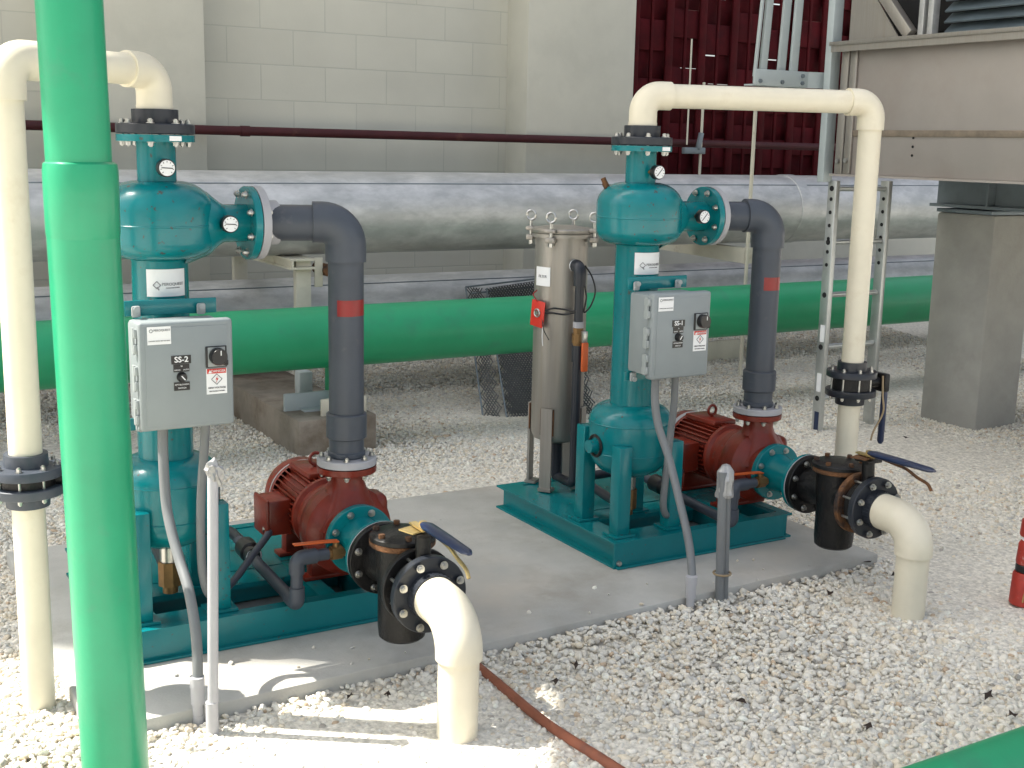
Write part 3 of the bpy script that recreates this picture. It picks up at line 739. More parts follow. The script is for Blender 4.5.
    f = MB().lathe([(.05, 0), (.112, 0), (.1145, .003), (.1145, .027), (.112, .030), (.068, .030), (.068, .072), (.05, .072)], S(0, 0, 1.579), (0, 0, 1), 48).build('grey_flange', pvcd, ov)
    bolts(f, S(0, 0, 1.583), (0, 0, 1), .096, .053)
    rx, ry = (-.450, -.25) if first else (.905, -.268)
    zz = 1.762
    h = V((rx, ry, 0)).normalized()
    c0 = S(0, 0, zz); c1 = S(rx, ry, zz)
    MB().lathe([(.052, 0), (.054, .0), (.054, .012), (.045, .012)], S(0, 0, 1.651), (0, 0, 1), 32).build('bushing', beige, ov)
    MB().tube(fillet([S(0, 0, 1.66), c0, c0 + h * .105], .062, 10), .0525, 32).build('elbow', beige, ov)
    MB().tube([c0 + h * .09, c1 - h * .09], .0445, 32).build('pipe', beige, ov)
    MB().tube(fillet([c1 - h * .105, c1, c1 - V((0, 0, .105))], .062, 10), .0525, 32).build('elbow', beige, ov)
    v0, v1 = (.705, .555) if first else (.735, .56)
    MB().cyl(S(rx, ry, zz - .09), S(rx, ry, v0 - .02), .0445, n=32).build('riser', beige, ov)
    rv = thing('wafer_valve', S(rx, ry, v1), P['rv'], 'valve', 'wafer valves on the risers')
    for (za, zb2, sg) in ((v0, v0 - .062, 1), (v1, v1 + .062, -1)):
        f = MB().lathe([(.045, 0), (.058, 0), (.060, .034), (.099, .036), (.101, .039), (.101, .060), (.099, .062), (.045, .062)], S(rx, ry, za), (0, 0, -sg), 44).build('grey_flange', pvcd if not first else pvc, rv)
        if sg > 0: bolts(f, S(rx, ry, (v0 + v1) / 2), (0, 0, 1), .082, v0 - v1 - .07, r=.0068)
    MB().cyl(S(rx, ry, v0 - .063), S(rx, ry, v1 + .063), .080, n=36).build('valve_body', black, rv)
    nk = V((.96, -.28, 0)).normalized()
    pz = (v0 + v1) / 2
    q = S(rx, ry, pz) + nk * .135
    MB().cyl(S(rx, ry, pz) + nk * .06, q, .022, n=14).box(q, (.03, .075, .075), bev=.006).build('neck', black, rv)
    g = MB(); g.tube([q + nk * .018 + V((0, 0, .02)), q + nk * .022 + V((0, 0, -.05)), q + nk * .02 + V((0, 0, -.25)), q + nk * .02 + V((0, 0, -.262))], [.008, .013, .014, .007], 12); g.build('lever', blue, rv)
    if not first: MB().tube(spline([q + nk * -.01 + V((-.01, -.03, .03)), q + nk * -.02 + V((0, -.04, -.05)), q + nk * -.012 + V((0, -.04, -.12)), q + nk * -.04 + V((0, -.03, -.20)), q + nk * -.05 + V((0, -.03, -.24))], 5), .004, 8).build('twine', rope, rv)
    lo = thing('lower_riser', S(rx, ry, GZ), P['low'], 'pipe', 'beige risers in the gravel')
    MB().cyl(S(rx, ry, v1 + .03), S(rx, ry, -.12), .0445, n=32).build('pipe', beige, lo)

    # --- control box
    cbx = thing('control_box', S(-.02, -.25, .74), P['box'], 'control box', 'grey control boxes')
    cx, yfr, zt0, zb0 = (-.016 if first else -.029), -.33, 1.062, .749
    hwid = .135 if first else .131; zm = (zt0 + zb0) / 2; hh = (zt0 - zb0)
    MB().box(S(cx - .004, -.235, zm), (hwid * 2 - .022, .125, hh - .018), bev=.012).build('enclosure', boxm, cbx)
    MB().box(S(cx, yfr + .019, zm), (hwid * 2, .038, hh), bev=.010, seg=3).build('lid', boxm, cbx)
    MB().box(S(cx, yfr - .0005, zm), (hwid * 2 - .034, .003, hh - .034), bev=.001).build('door_panel', boxm, cbx)
    for zz2 in (zt0 - .055, zm - .005, zb0 + .055):
        b = MB()
        for dz in (-.022, .022): b.box(S(cx - hwid - .004, yfr + .030, zz2 + dz), (.012, .030, .026), bev=.003)
        b.box(S(cx - hwid - .008, yfr + .03, zz2), (.006, .018, .075)); b.build('hinge', boxd, cbx)
    for xx in (-.105, .085):
        for zz2 in (zt0 + .012, zb0 - .012):
            MB().box(S(cx + xx, -.187, zz2), (.026, .012, .034), bev=.006).cyl(S(cx + xx, -.196, zz2 + (.008 if zz2 > 1 else -.008)), S(cx + xx, -.202, zz2 + (.008 if zz2 > 1 else -.008)), .009, n=10).build('mounting_lug', boxd, cbx)
    MB().box(S(cx, -.172, zt0 + .02), (.27, .008, .045), bev=.002).box(S(0.0, -.125, zt0 + .016), (.07, .096, .03)).build('mounting_strap', teal, cbx)
    MB().box(S(cx, -.172, zb0 - .01), (.27, .008, .035)).build('mounting_strap', teal, cbx)
    yq = yfr - .002; F = lambda x, z, e=0.: S(cx + x, yq - e, zm + z)
    R_, U_ = (1, 0, 0), (0, 0, 1)
    # coordinates on the door: x in [-.127,.127], z in [-.157,.157]
    pl = MB().box(F(-.078, .118, .0008), (.066, .0016, .050)).build('maker_plate', white, cbx)
    lettering('PEROQUEST', .0085, F(-.070, .133, .0018), R_, U_, inkgrey, pl)
    lettering('CONTROL PANEL 480V 3PH 60HZ', .0040, F(-.078, .103, .0018), R_, U_, inkgrey, pl, name='small_lettering')
    MB().torus(F(-.1005, .132, .0018), (0, 1, 0), .0045, .001, 12, 4).build('emblem', inkgrey, pl)
    pl = MB().box(F(-.018, .046, .001), (.056, .002, .024)).build('tag_plate', blackp, cbx)
    lettering('SS-%d' % num, .023, F(-.018, .046, .0022), R_, U_, white, pl, bold=.0004)
    pl = MB().box(F(-.018, .022, .001), (.045, .002, .022)).build('switch_plate', blackp, cbx)
    lettering('SS', .006, F(-.018, .0275, .0022), R_, U_, white, pl); lettering('HAND', .0058, F(-.030, .0165, .0022), R_, U_, white, pl); lettering('AUTO', .0058, F(-.005, .0165, .0022), R_, U_, white, pl)
    kn = MB().lathe([(.0145, 0), (.0145, .006), (.012, .010), (.011, .020), (0, .020)], F(-.018, -.004, 0), (0, -1, 0), 24).build('selector_switch', blackp, cbx)
    MB().box(F(-.018, -.004, .0205), (.003, .0014, .016), rot=Matrix.Rotation(-.7 if first else -2.6, 3, 'Y')).build('pointer', white, kn)
    pl = MB().box(F(-.018, -.031, .001), (.045, .002, .024)).build('legend_plate', blackp, cbx)
    lettering('CPT BLOWDN', .0062, F(-.018, -.026, .0022), R_, U_, white, pl); lettering('SWITCH', .0062, F(-.018, -.036, .0022), R_, U_, white, pl)
    ds = MB().box(F(.083, .048, .002), (.062, .005, .062), bev=.002).build('switch_bezel', blackp, cbx)
    MB().box(F(.083, .048, .0048), (.050, .002, .056)).build('bezel_face', boxd, ds)
    k2 = MB().lathe([(.025, 0), (.025, .018), (.022, .024), (0, .024)], F(.085, .050, .006), (0, -1, 0), 28).build('disconnect_knob', blackp, cbx)
    MB().box(F(.105, .032, .014), (.016, .016, .016), bev=.003).build('lock_tab', blackp, k2)
    MB().box(F(.089, .062, .0305), (.0025, .001, .014)).build('pointer', white, k2)
    pl = MB().box(F(.083, -.024, .0008), (.060, .0016, .074)).build('danger_label', white, cbx)
    MB().box(F(.083, .006, .0018), (.056, .001, .014)).build('red_header', redp, pl)
    lettering('DANGER', .0105, F(.088, .0058, .0024), R_, U_, white, pl)
    b = MB(); b.prism([F(.0585, .0005, .0024), F(.0685, .0005, .0024), F(.0635, .0105, .0024)], (0, -.0006, 0)); b.build('warning_triangle', white, pl)
    b = MB(); dq = [F(.083 - .0155, -.018, .002), F(.083, -.0025, .002), F(.083 + .0155, -.018, .002), F(.083, -.0335, .002)]
    for a, c in zip(dq, dq[1:] + dq[:1]): b.tube([a, c], .0009, 6)
    b.build('hazard_diamond', ink, pl)
    b = MB(); b.prism([F(.086, -.008, .002), F(.079, -.019, .002), F(.0835, -.019, .002), F(.080, -.029, .002), F(.088, -.016, .002), F(.0835, -.016, .002)], (0, -.0006, 0)); b.build('lightning_bolt', redp, pl)
    lettering('HIGH VOLTAGE', .0072, F(.083, -.043, .0018), R_, U_, ink, pl); lettering('DISCONNECT POWER', .0045, F(.083, -.053, .0018), R_, U_, ink, pl, name='small_lettering')

    # --- conduits
    cd = thing('flexible_conduit', S(-.08, -.57, GZ), P['cond'], 'conduit', 'flexible conduits below the boxes')
    if first: pts = [S(-.071, -.25, .745), S(-.074, -.255, .659), S(-.077, -.28, .529), S(-.075, -.32, .452), S(-.069, -.38, .375), S(-.066, -.46, .305), S(-.070, -.53, .21), S(-.076, -.562, .12), S(-.081, -.57, -.02)]
    else: pts = [S(-.078, -.25, .745), S(-.078, -.255, .65), S(-.072, -.275, .56), S(-.060, -.33, .45), S(-.075, -.42, .32), S(-.090, -.50, .20), S(-.110, -.555, .10), S(-.125, -.575, .02), S(-.128, -.578, -.03)]
    MB().tube(spline(pts, 8), .0150, 16).build('hose', flexm, cd)
    e0 = pts[-1]; MB().cyl(e0 + V((0, 0, .115)), e0 + V((0, 0, .085)), .021, n=12).cyl(e0 + V((0, 0, .085)), e0 + V((0, 0, .035)), .0185, n=16).cyl(e0 + V((0, 0, .035)), e0 + V((0, 0, -.06)), .0150, n=16).build('fitting', cond, cd)
    cd2 = thing('flexible_conduit', S(.06, -.2, .74), P['cond2'], 'conduit', 'flexible conduits behind the legs')
    if first: pts = [S(.062, -.23, .745), S(.056, -.215, .62), S(.05, -.20, .50), S(.05, -.185, .36), S(.058, -.17, .24), S(.09, -.14, .16), S(.18, -.05, .15), S(.30, .07, .20), S(.38, .15, .235), S(.392, .19, .25)]
    else: pts = [S(.03, -.23, .745), S(.042, -.215, .62), S(.045, -.20, .52), S(.045, -.185, .36), S(.048, -.17, .22), S(.09, -.14, .16), S(.18, -.05, .15), S(.30, .07, .20), S(.38, .15, .235), S(.392, .19, .25)]
    sp_ = spline(pts, 8)
    MB().tube(sp_[:44], .0135, 14).build('upper_hose', flexm, cd2); MB().tube(sp_[43:], .0125, 14).build('lower_hose', pvc, cd2)
    MB().cyl(S(.386, .172, .236), S(.394, .195, .256), .019, n=12).build('fitting', steel, cd2)

system(0, 0, 2, dict(
    skid='teal steel skid under the left separator and pump, nearest the green upright', sep='left teal separator tank standing behind the green upright pipe',
    dis='grey plastic pipe dropping from the left separator to its pump', pump='left red pump and motor in front of the concrete block',
    purge='grey purge line with brass cock beside the left red pump', strain='black basket strainer on the left pump, lower in the photo',
    valve='dark valve with pale sunlit blue lever on the left strainer', out='sunlit beige elbow entering the gravel from the left strainer',
    over='beige pipe from the left separator top down a riser at the left edge', rv='grey wafer valve on the riser at the left edge',
    low='beige riser stub in gravel left of the green upright', box='grey control box tagged SS-2 on the left separator',
    cond='sunlit flexible conduit curving down from the SS-2 box', cond2='dark flexible conduit from the SS-2 box to the left motor'))
system(1.825, .049, 1, dict(
    skid='teal steel skid carrying the stainless filter and right separator', sep='right teal separator tank beside the stainless filter vessel',
    dis='grey plastic pipe dropping from the right separator to its pump', pump='right red pump with lifting eye beside the ladder',
    purge='grey purge line with brass cock beside the right red pump', strain='black basket strainer with rusty cover on the right pump',
    valve='dark valve with navy lever on the right rusty strainer', out='shaded beige elbow entering the gravel on the right',
    over='beige pipe from the right separator across to a riser by the ladder', rv='black wafer valve with hanging blue lever in front of the ladder',
    low='beige riser stub behind the right strainer', box='grey control box tagged SS-1 on the right separator',
    cond='grey flexible conduit curving down from the SS-1 box', cond2='grey flexible conduit behind the front leg below the SS-1 box'))

# ------------------------------------------------------------------ stainless filter vessel on the right skid
fx, fy = 1.864, .645
F3 = lambda x, y, z: V((fx + x, fy + y, z))
fv = thing('filter_vessel', (fx, fy, .102), 'stainless steel bag filter vessel with lid clamps and red tag', 'filter vessel')
MB().lathe([(0, .300), (.06, .304), (.10, .322), (.113, .350), (.113, 1.205)], (fx, fy, 0), (0, 0, 1), 44).build('shell', stain, fv)
MB().lathe([(.114, 0), (.128, 0), (.128, .016), (.114, .016)], (fx, fy, 1.192), (0, 0, 1), 44).build('rim', stain, fv)
MB().lathe([(.128, 0), (.130, .003), (.130, .015), (.125, .020), (.06, .030), (0, .032)], (fx, fy, 1.210), (0, 0, 1), 44).build('lid', stain, fv)
la = V((-.80, -.59, 0)).normalized(); lb_ = V((-.59, .80, 0)).normalized()
ca_ = math.radians(0)
for d in (la, lb_, -la, -lb_):
    rr = Matrix((V((-d.y, d.x, 0)), d, V((0, 0, 1)))).transposed()
    p = V((fx, fy, 0)) + d * .121
    b = MB(); b.box(p + V((0, 0, .287)), (.052, .010, .36), rot=rr); b.box(p + V((0, 0, .110)) - d * .012, (.06, .05, .012), rot=rr); b.build('leg', stain, fv)
    # heat tinted weld around the top of the leg
    for s_ in (-1, 1): MB().tube([p + rr @ V((s_ * .028, -.004, .35)), p + rr @ V((s_ * .028, -.004, .465))], .0035, 8).build('weld', rust, fv)
for k, an in enumerate((218, 128, 38, 308)):
    d = V((math.cos(math.radians(an)), math.sin(math.radians(an)), 0)); p = V((fx, fy, 0)) + d * .142
    tdir = V((-d.y, d.x, 0)); rr = Matrix((tdir, d, V((0, 0, 1)))).transposed()
    c_ = MB(); c_.box(p + V((0, 0, 1.185)), (.040, .030, .022), rot=rr, bev=.003); c_.box(p + V((0, 0, 1.223)), (.046, .034, .016), rot=rr, bev=.003); cl = c_.build('clamp', stain, fv)
    MB().cyl(p + V((0, 0, 1.155)), p + V((0, 0, 1.255)), .0075, n=10).cyl(p + V((0, 0, 1.158)), p + V((0, 0, 1.173)), .012, n=6).torus(p + V((0, 0, 1.278)), tdir if k % 2 else d, .020, .006, 20, 8).build('eye_nut', steel, cl)
# white label and red tag with cable ties
cam_a = math.atan2(CAM.y - fy, CAM.x - fx)
def band(a0, a1, z0, z1, r=.1155):
    return lambda u, v: (fx + r * math.cos(a0 + (a1 - a0) * u), fy + r * math.sin(a0 + (a1 - a0) * u), z0 + (z1 - z0) * v)
pl = MB().grid(band(cam_a - 1.12, cam_a - .40, .99, 1.07), 8, 1).build('label_plate', white, fv)
am = cam_a - .74
wr = lambda c: V((fx + (.1162 + c.z) * math.cos(am + c.x / .1155), fy + (.1162 + c.z) * math.sin(am + c.x / .1155), 1.03 + c.y))
lettering('FILTER', .016, (0, 0, 0), (1, 0, 0), (0, 0, 1), inkgrey, pl, warp=wr)
ta = cam_a - .82
td = V((math.cos(ta), math.sin(ta), 0)); tt_ = V((-td.y, td.x, 0)); tp = V((fx, fy, .872)) + td * .128
rr = Matrix((tt_, td, V((0, 0, 1)))).transposed() @ Matrix.Rotation(.10, 3, 'Y')
tg = MB().box(tp, (.082, .004, .112), bev=.0015, rot=rr).build('red_tag', redp, fv)
MB().torus(tp + td * .004 + V((0, 0, .004)), td, .016, .004, 24, 8).cyl(tp + td * .002 + V((0, 0, .004)), tp + td * .008 + V((0, 0, .004)), .009, n=12).build('grommet', steel, tg)
MB().tube(spline([tp + V((0, 0, .05)), tp + td * .01 - tt_ * .02 + V((0, 0, .08)), tp + td * .004 - tt_ * .004 + V((0, 0, .10))], 6), .0028, 8).build('wire', redtape, tg)
MB().tube(spline([tp + tt_ * .03 + V((0, 0, -.02)), tp + td * .01 + tt_ * .05 + V((0, 0, -.06)), tp + tt_ * .085 + td * .01 + V((0, 0, -.10))], 6), .0022, 8).build('wire', blackp, tg)
MB().tube(spline([tp + tt_ * .035 + V((0, 0, -.03)), tp + td * .012 + tt_ * .045 + V((0, 0, -.09)), tp + tt_ * .05 + td * .012 + V((0, 0, -.13))], 6), .0018, 8).build('wire', white, tg)
# side pipe of the filter
fa = cam_a + .52
nd = V((math.cos(fa), math.sin(fa), 0)); jn = V((fx, fy, 0)) + nd * .158
fpipe = thing('filter_drop_pipe', (jn.x, jn.y, .10), 'dark plastic drop pipe clipped beside the stainless filter', 'pipe')
MB().cyl(V((fx, fy, 1.08)) + nd * .112, V((fx, fy, 1.08)) + nd * .128, .026, n=20).build('collar', white, fpipe)
MB().tube(fillet([V((fx, fy, 1.08)) + nd * .12, jn + V((0, 0, 1.08)), jn + V((0, 0, 1.0))], .03, 8), .027, 18).build('elbow', pvcd, fpipe)
MB().cyl(jn + V((0, 0, 1.03)), jn + V((0, 0, .84)), .0190, n=18).build('upper_pipe', pvcd, fpipe)
MB().cyl(jn + V((0, 0, .85)), jn + V((0, 0, .825)), .023, n=18).build('ring', pvcl, fpipe)
vb = MB().cyl(jn + V((0, 0, .83)), jn + V((0, 0, .745)), .022, n=8).cyl(jn + V((0, 0, .80)), jn + V((0, 0, .76)), .026, n=12).build('brass_valve', brass, fpipe)
hd = V((nd.y * -.0 + .6, -.75, 0)).normalized() * .5 + nd * .7; hd.normalize(); hp = jn + hd * .035
MB().cyl(jn + V((0, 0, .785)), hp + V((0, 0, .785)), .009, n=10).box(hp + V((0, 0, .79)), (.022, .022, .05), bev=.003).build('stem', steel, vb)
MB().box(hp + V((0, 0, .705)) + hd * .006, (.030, .016, .125), bev=.006).build('red_handle', orange, vb)
MB().cyl(jn + V((0, 0, .75)), jn + V((0, 0, .68)), .025, n=18).cyl(jn + V((0, 0, .69)), jn + V((0, 0, .16)), .0200, n=18).build('lower_pipe', pvcd, fpipe)
MB().tube(fillet([jn + V((0, 0, .2)), jn + V((0, 0, .145)), V((fx, fy, .145))], .03, 6), .0200, 14).cyl((fx, fy, .15), (fx, fy, .31), .03, n=16).build('bottom_bend', pvcd, fpipe)
b = MB()
for zz, dz in ((.900, .004), (.880, -.004)):
    b.tube(spline([tp + tt_ * .035 + V((0, 0, dz + .01)), V((fx, fy, zz)) + V((math.cos(cam_a - .25), math.sin(cam_a - .25), 0)) * .121, V((fx, fy, zz - .004)) + V((math.cos(cam_a + .2), math.sin(cam_a + .2), 0)) * .121, jn + V((0, 0, .895)) - nd * .01 + V((math.cos(cam_a), math.sin(cam_a), 0)) * .025], 6), .0035, 8)
b.build('cable_tie', blackp, fpipe)
rdir = V((math.cos(yaw), -math.sin(yaw), 0))
MB().tube(spline([jn + V((0, 0, 1.085)) + rdir * .02, jn + rdir * .05 + V((0, 0, 1.04)), jn + rdir * .066 + V((0, 0, .98)), jn + rdir * .05 + V((0, 0, .92)), jn + rdir * .022 + V((0, 0, .89)), jn + rdir * .03 + V((0, 0, .95)), jn + rdir * .022 + V((0, 0, 1.0))], 8), .0035, 8).build('black_cable', blackp, fpipe)

# ------------------------------------------------------------------ foreground uprights and stubs
gx, gy = -.386, -.86
t = thing('green_upright_pipe', (gx, gy, GZ), 'tall green plastic pipe standing in the left foreground', 'pipe')
zj = 1.508
gl = lambda z: (gx + .016 - .0155 * z, gy, z)
MB().cyl(gl(-.15), gl(zj - .03), .0795, n=56).lathe([(.0795, 0), (.081, .01), (.082, .10), (.082, .15), (.0795, .165), (.072, .17)], gl(zj - .165), (0, 0, 1), 56).build('lower_pipe', greenu, t)
MB().cyl(gl(zj - .05), gl(3.4), .0715, n=56).build('upper_pipe', greenu, t)

t = thing('conduit_stub', (-.06, -.64, GZ), 'sunlit white conduit stub capped with crumpled tape', 'conduit stub')
MB().cyl((-.062, -.64, -.12), (-.042, -.64, .70), .0145, n=20).build('tube', cond, t)
MB().cyl((-.062, -.64, -.06), (-.0612, -.64, .045), .0172, n=20).build('sleeve', cond, t)
b = MB(); bmesh.ops.create_icosphere(b.b, subdivisions=3, radius=1.)
for v in b.b.verts:
    n_ = math.sin(v.co.x * 7 + 1) * math.cos(v.co.z * 6) * .22 + math.sin(v.co.y * 9 + v.co.z * 5) * .15
    v.co = V((v.co.x * (.021 + .008 * (v.co.z > .1)) * (1 + n_), v.co.y * .018 * (1 + n_), v.co.z * .032 * (1 + n_) - .014 * (v.co.x > .3))) + V((-.038, -.642, .698))
b.build('tape_cap', tape, t, sharp=15)
t = thing('conduit_stub', (1.83, -.53, GZ), 'pair of grey conduit stubs taped together before the right skid', 'conduit stub')
for dx, dy, zt in ((-.014, .0, .455), (.017, .012, .445)):
    MB().cyl((1.842 + dx, -.535 + dy, -.12), (1.822 + dx, -.535 + dy, zt), .0155, n=20).build('tube', flexm, t)
b = MB(); b.lathe([(0, .482), (.016, .476), (.030, .452), (.033, .425), (.031, .39), (.033, .372), (.0305, .36)], (1.822, -.529, 0), (.012, .002, 1), 26)
for v in b.b.verts:
    a = math.atan2(v.co.y + .529, v.co.x - 1.826); f = 1 + .16 * math.sin(a * 5 + v.co.z * 40) * math.cos(a * 3 - v.co.z * 90)
    v.co.x = 1.826 + (v.co.x - 1.826) * f; v.co.y = -.529 + (v.co.y + .529) * f * .85
b.build('tape_cap', tape, t, sharp=25)
MB().torus((1.836, -.529, .075), (0, 0, 1), .031, .004, 20, 6).build('tie', rope, t)

t = thing('drain_pipe', (.78, -.9, GZ), 'thin rusty red pipe lying on the gravel at the pad edge', 'pipe')
MB().tube(spline([(.80, -.60, -.045), (.79, -.75, -.040), (.775, -1.05, -.034), (.795, -1.32, -.030), (.83, -1.7, -.030)], 6), .0145, 16).build('pipe', rustpipe, t)
t = thing('ground_pipe', (2.0, -1.9, GZ), 'green plastic pipe lying in the bottom right corner', 'pipe')
MB().tube([(1.25, -1.895, .005), (2.0, -1.885, .005), (4.2, -1.855, .005)], .085, 44).build('pipe', greenp, t)

t = thing('red_can_stack', (2.87, -1.04, GZ), 'stack of faded red cans at the right edge', 'cans')
rx_, ry_ = 2.838, -1.04
redcan = mat('faded_red_can', (.36, .03, .018), .5, var=.25, vscale=25, dirt=(.50, .40, .36), dscale=22, dlo=.60, dhi=.72)
cn = lambda z: (rx_ + (z - .1) * .02, ry_, GZ + z)
MB().lathe([(0, 0), (.044, 0), (.050, .006), (.046, .115), (.042, .124), (0, .124)], cn(.004), (0, 0, 1), 28).build('lower_can', redcan, t)
MB().cyl(cn(.126), cn(.160), .041, n=24, bev=.006).build('black_collar', blackp, t)
MB().lathe([(0, 0), (.040, 0), (.042, .008), (.038, .075), (.030, .088), (0, .088)], cn(.158), (.02, 0, 1), 28).build('middle_can', redcan, t)
MB().cyl(cn(.244), cn(.262), .030, n=24, bev=.004).build('white_collar', white, t)
MB().lathe([(0, 0), (.036, 0), (.039, .008), (.036, .060), (0, .066)], cn(.262), (.02, 0, 1), 28).build('upper_can', redcan, t)
MB().cyl(cn(.326), cn(.345), .026, n=24, bev=.004).build('white_collar', pvcl, t)
MB().lathe([(0, 0), (.030, 0), (.034, .010), (.030, .048), (0, .056)], cn(.345), (.02, 0, 1), 28).build('cap', redcan, t)
MB().box((rx_ - .038, ry_ - .028, GZ + .07), (.004, .004, .09), rot=Matrix.Rotation(.12, 3, 'Y')).build('yellow_stripe', gold, t)

# dry leaves
LEAF = [(1.345, -1.219), (1.563, -1.505), (1.985, -1.657), (.931, -.85), (1.053, -.774), (2.623, -.48), (.344, -.65), (.443, -.694), (2.607, -.639), (1.775, -.64), (2.232, -.675), (3.089, 3.442), (3.078, 3.94), (3.0, 3.2), (2.9, 3.3), (4.442, .983), (2.033, -1.534)]
for i, (lx, ly) in enumerate(LEAF):
    b = MB(); n = 8; a0 = random.uniform(0, 6.28); sc = random.uniform(.012, .021)
    vs = []
    for k in range(n):
        a = 2 * PI * k / n; r = sc * (1 if k % 2 == 0 else .55) * random.uniform(.7, 1.2) * (1.5 if k in (0, 4) else 1)
        vs.append((lx + r * math.cos(a + a0), ly + r * math.sin(a + a0), GZ + .020 + random.uniform(0, .014)))
    b.prism(vs, (0, 0, .0012))
    o = b.build('fallen_leaf', leafm, loc=(lx, ly, GZ + .02))
    tag(o, 'small dark curled leaf lying on the white gravel', 'leaf', 'dry leaves on the gravel')

# ------------------------------------------------------------------ cooling tower on concrete column, ladder
t = thing('concrete_column', (5.23, 1.2, GZ), 'square grey concrete column under the cooling tower', 'column')
MB().box((5.235, 1.21, .575), (.37, .425, 1.31), bev=.022, seg=2).build('shaft', concc, t)
ct = thing('cooling_tower', (5.5, -.5, 1.25), 'stainless steel cooling tower basin with dark louvres above', 'cooling tower')
MB().box((5.55, -.6, 1.795), (2.84, 3.92, .69), bev=.004).build('basin', basinm, ct)
MB().box((5.53, -.6, 2.152), (2.94, 4.02, .022), bev=.003).box((4.075, -.6, 2.13), (.012, 4.0, .045)).build('top_flange', stain, ct)
MB().box((5.54, -.6, 1.444), (2.88, 3.96, .012)).build('bottom_lip', basinm, ct)
MB().box((4.127, -.6, 1.672), (.010, 3.9, .034), bev=.004).build('seam', caulk, ct)
b = MB()
for yy in (1.335, 1.27): b.box((4.122, yy, 1.795), (.014, .050, .69), bev=.003)
b.box((4.118, 1.302, 1.795), (.016, .006, .69)); b.build('corner_trim', stain, ct)
for zz in (1.52, 1.525): MB().cyl((4.10, 1.33 - (zz > 1.522) * .06, zz), (4.12, 1.33 - (zz > 1.522) * .06, zz), .014, n=6).build('bolt', steel, ct)
for k in range(3): MB().cyl((4.126, .82, 1.56 + k * .045), (4.129, .82, 1.56 + k * .045), .007, n=8).build('bolt_hole', dark, ct)
MB().prism([(4.16, 1.36, 2.165), (4.16, 1.0, 2.165), (4.16, 1.36, 2.60)], (.008, 0, 0)).build('gusset', stain, ct)
MB().box((4.15, 1.03, 2.30), (.05, .06, .34), rot=Matrix.Rotation(-.75, 3, 'X'), bev=.004).build('brace', stain, ct)
for yy in (.86, .80): MB().box((4.18, yy, 2.6), (.05, .035, .86), bev=.004).build('louvre_post', galv, ct)
MB().box((4.9, .3, 2.7), (1.2, 1.9, 1.0)).build('dark_interior', dark, ct)  # near-black box, its colour stands in for the shade behind the louvres
b = MB()
for k in range(13):
    zz = 2.175 + k * .054
    b.prism([(4.19, .74, zz), (4.19, -2.5, zz), (4.25, -2.5, zz + .050), (4.25, .74, zz + .050)], (.006, 0, -.006))
b.build('louvre', louv, ct)
MB().box((5.16, -.5, 1.272), (.34, 3.86, .018)).box((5.16, -.5, 1.428), (.34, 3.86, .018)).box((5.06, -.5, 1.35), (.014, 3.86, .14)).build('support_beam', darksteel, ct)
MB().box((5.20, 1.2, 1.242), (.36, .40, .022), bev=.003).build('bearing_plate', darksteel, ct)
for yy in (1.02, .4): MB().box((5.045, yy, 1.35), (.11, .014, .138)).build('stiffener', darksteel, ct)

ld = thing('ladder', (4.4, 1.43, GZ), 'fixed aluminium ladder between the beige riser and concrete column', 'ladder')
for xx, in ((4.20,), (4.62,)):
    r = MB().box((xx, 1.435, .675), (.032, .066, 1.47), bev=.004).build('rail', alu, ld)
    for k in range(6): MB().lathe([(0, 0), (.011, 0), (.011, .002), (0, .002)], (xx - .0165, 1.435, .93 + k * .075), (-1, 0, 0), 12).build('rivet_hole', dark, r)
    for k in range(5): MB().lathe([(0, 0), (.016, 0), (.016, .002), (0, .002)], (xx - .0165, 1.435, .145 + k * .305), (-1, 0, 0), 14).build('rung_end', dark, r)
for k in range(5):
    MB().cyl((4.205, 1.435, .145 + k * .305), (4.615, 1.435, .145 + k * .305), .016, n=14).build('rung', alu, ld)
for zz, mm, hh in ((.53, white, .10), (.24, white, .11), (.01, blue, .11)):
    MB().box((4.1835, 1.43, zz), (.002, .035, hh)).build('sticker', mm, ld)

pc = thing('ladder_cage', (4.0, 1.6, 1.9), 'pale grey channel tray with upright bars beside the basin corner', 'ladder cage')
MB().box((3.885, 1.58, 1.965), (.40, .02, .088), bev=.003).box((4.15, 1.55, 1.965), (.16, .016, .088), rot=Matrix.Rotation(-.3, 3, 'Z')).box((3.885, 1.62, 1.925), (.40, .08, .008)).build('channel', greypaint, pc)
for xx, yy, dx, w in ((3.705, 1.60, .06, .014), (3.76, 1.60, .05, .045), (3.93, 1.64, .04, .05), (3.985, 1.60, .03, .05)):
    ln = math.hypot(dx, .9)
    MB().box((xx + dx / 2 + .0, yy, 2.42), (w, .02, ln), rot=Matrix.Rotation(math.atan2(dx, .9), 3, 'Y'), bev=.002).build('bar', greypaint, pc)
for xx in (3.72, 3.88, 4.03):
    for zz in (1.945, 1.985):
        if xx < 4 and zz > 1.95: continue
        MB().cyl((xx, 1.570, zz), (xx, 1.560, zz), .012, n=6).build('bolt', darksteel, pc)
MB().box((4.155, 1.47, 2.2), (.07, .05, 1.60), bev=.004).build('stile', greypaint, pc)

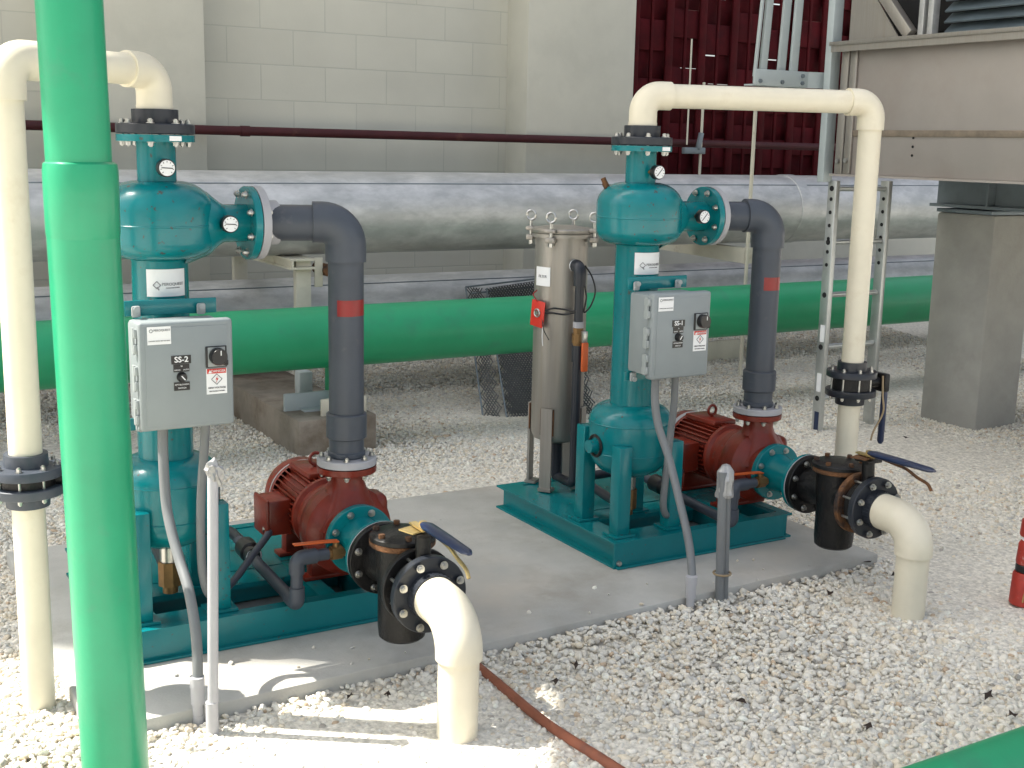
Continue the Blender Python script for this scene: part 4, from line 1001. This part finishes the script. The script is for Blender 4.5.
# unseen sheet on posts, added only to shade the front gravel from the sun
# (sun comes from the left rear; the tall building above already shades most of the yard)
e = V((.815, -.58, 0)); e.normalize(); perp = V((-e.y, e.x, 0))   # perp points towards the wall
H = 5.5; SE = math.radians(56); sh = H / math.tan(SE)
lim = 1.22
o0 = e * lim - e * sh
rf = thing('sun_blocker', (o0.x, o0.y, H), 'unseen grey sheet added as sun canopy roof high over the camera side of the yard', 'blocker')
cpt = lambda a, c, z=H: V((0, 0, z)) + e * (lim - sh + a) + perp * c
MB().prism([cpt(0, -3.6), cpt(3.2, -3.6), cpt(3.2, .1), cpt(0, .1)], (0, 0, .08)).build('blocker_sheet', sky_grey, rf)
for a, c in ((.1, -3.5), (3.1, -3.5)):
    q = cpt(a, c, 0); MB().cyl((q.x, q.y, -.1), (q.x, q.y, H), .06, n=12).build('post', galv, rf)

# ------------------------------------------------------------------ sky and sun
wd = bpy.data.worlds.new('World'); scene.world = wd; wd.use_nodes = True
N = NT(wd); bg = N.n['Background']
sk = N.add('ShaderNodeTexSky'); sk.sky_type = 'NISHITA'; sk.sun_disc = False
SUN = V((-e.x * math.cos(SE), -e.y * math.cos(SE), math.sin(SE)))
sk.sun_elevation = SE; sk.sun_rotation = math.atan2(SUN.x, SUN.y)
sk.air_density = 1.0; sk.dust_density = 4.0; sk.ozone_density = .5
hs = N.add('ShaderNodeHueSaturation'); hs.inputs['Saturation'].default_value = .45
N.link(sk.outputs['Color'], hs.inputs['Color']); N.link(hs.outputs['Color'], bg.inputs['Color']); bg.inputs['Strength'].default_value = .15
sun = bpy.data.lights.new('sun', 'SUN'); sun.energy = 5.0; sun.angle = math.radians(.5); sun.color = (1, .95, .86)
so = bpy.data.objects.new('sun', sun); col.objects.link(so); so.location = SUN * 30
so.rotation_euler = (-SUN).to_track_quat('-Z', 'Y').to_euler()
vs_ = scene.view_settings; vs_.view_transform = 'Standard'; vs_.look = 'None'; vs_.gamma = 1; vs_.exposure = 1.14; vs_.use_curve_mapping = False
scene.cycles.use_denoising = True
scene.cycles.max_bounces = 8
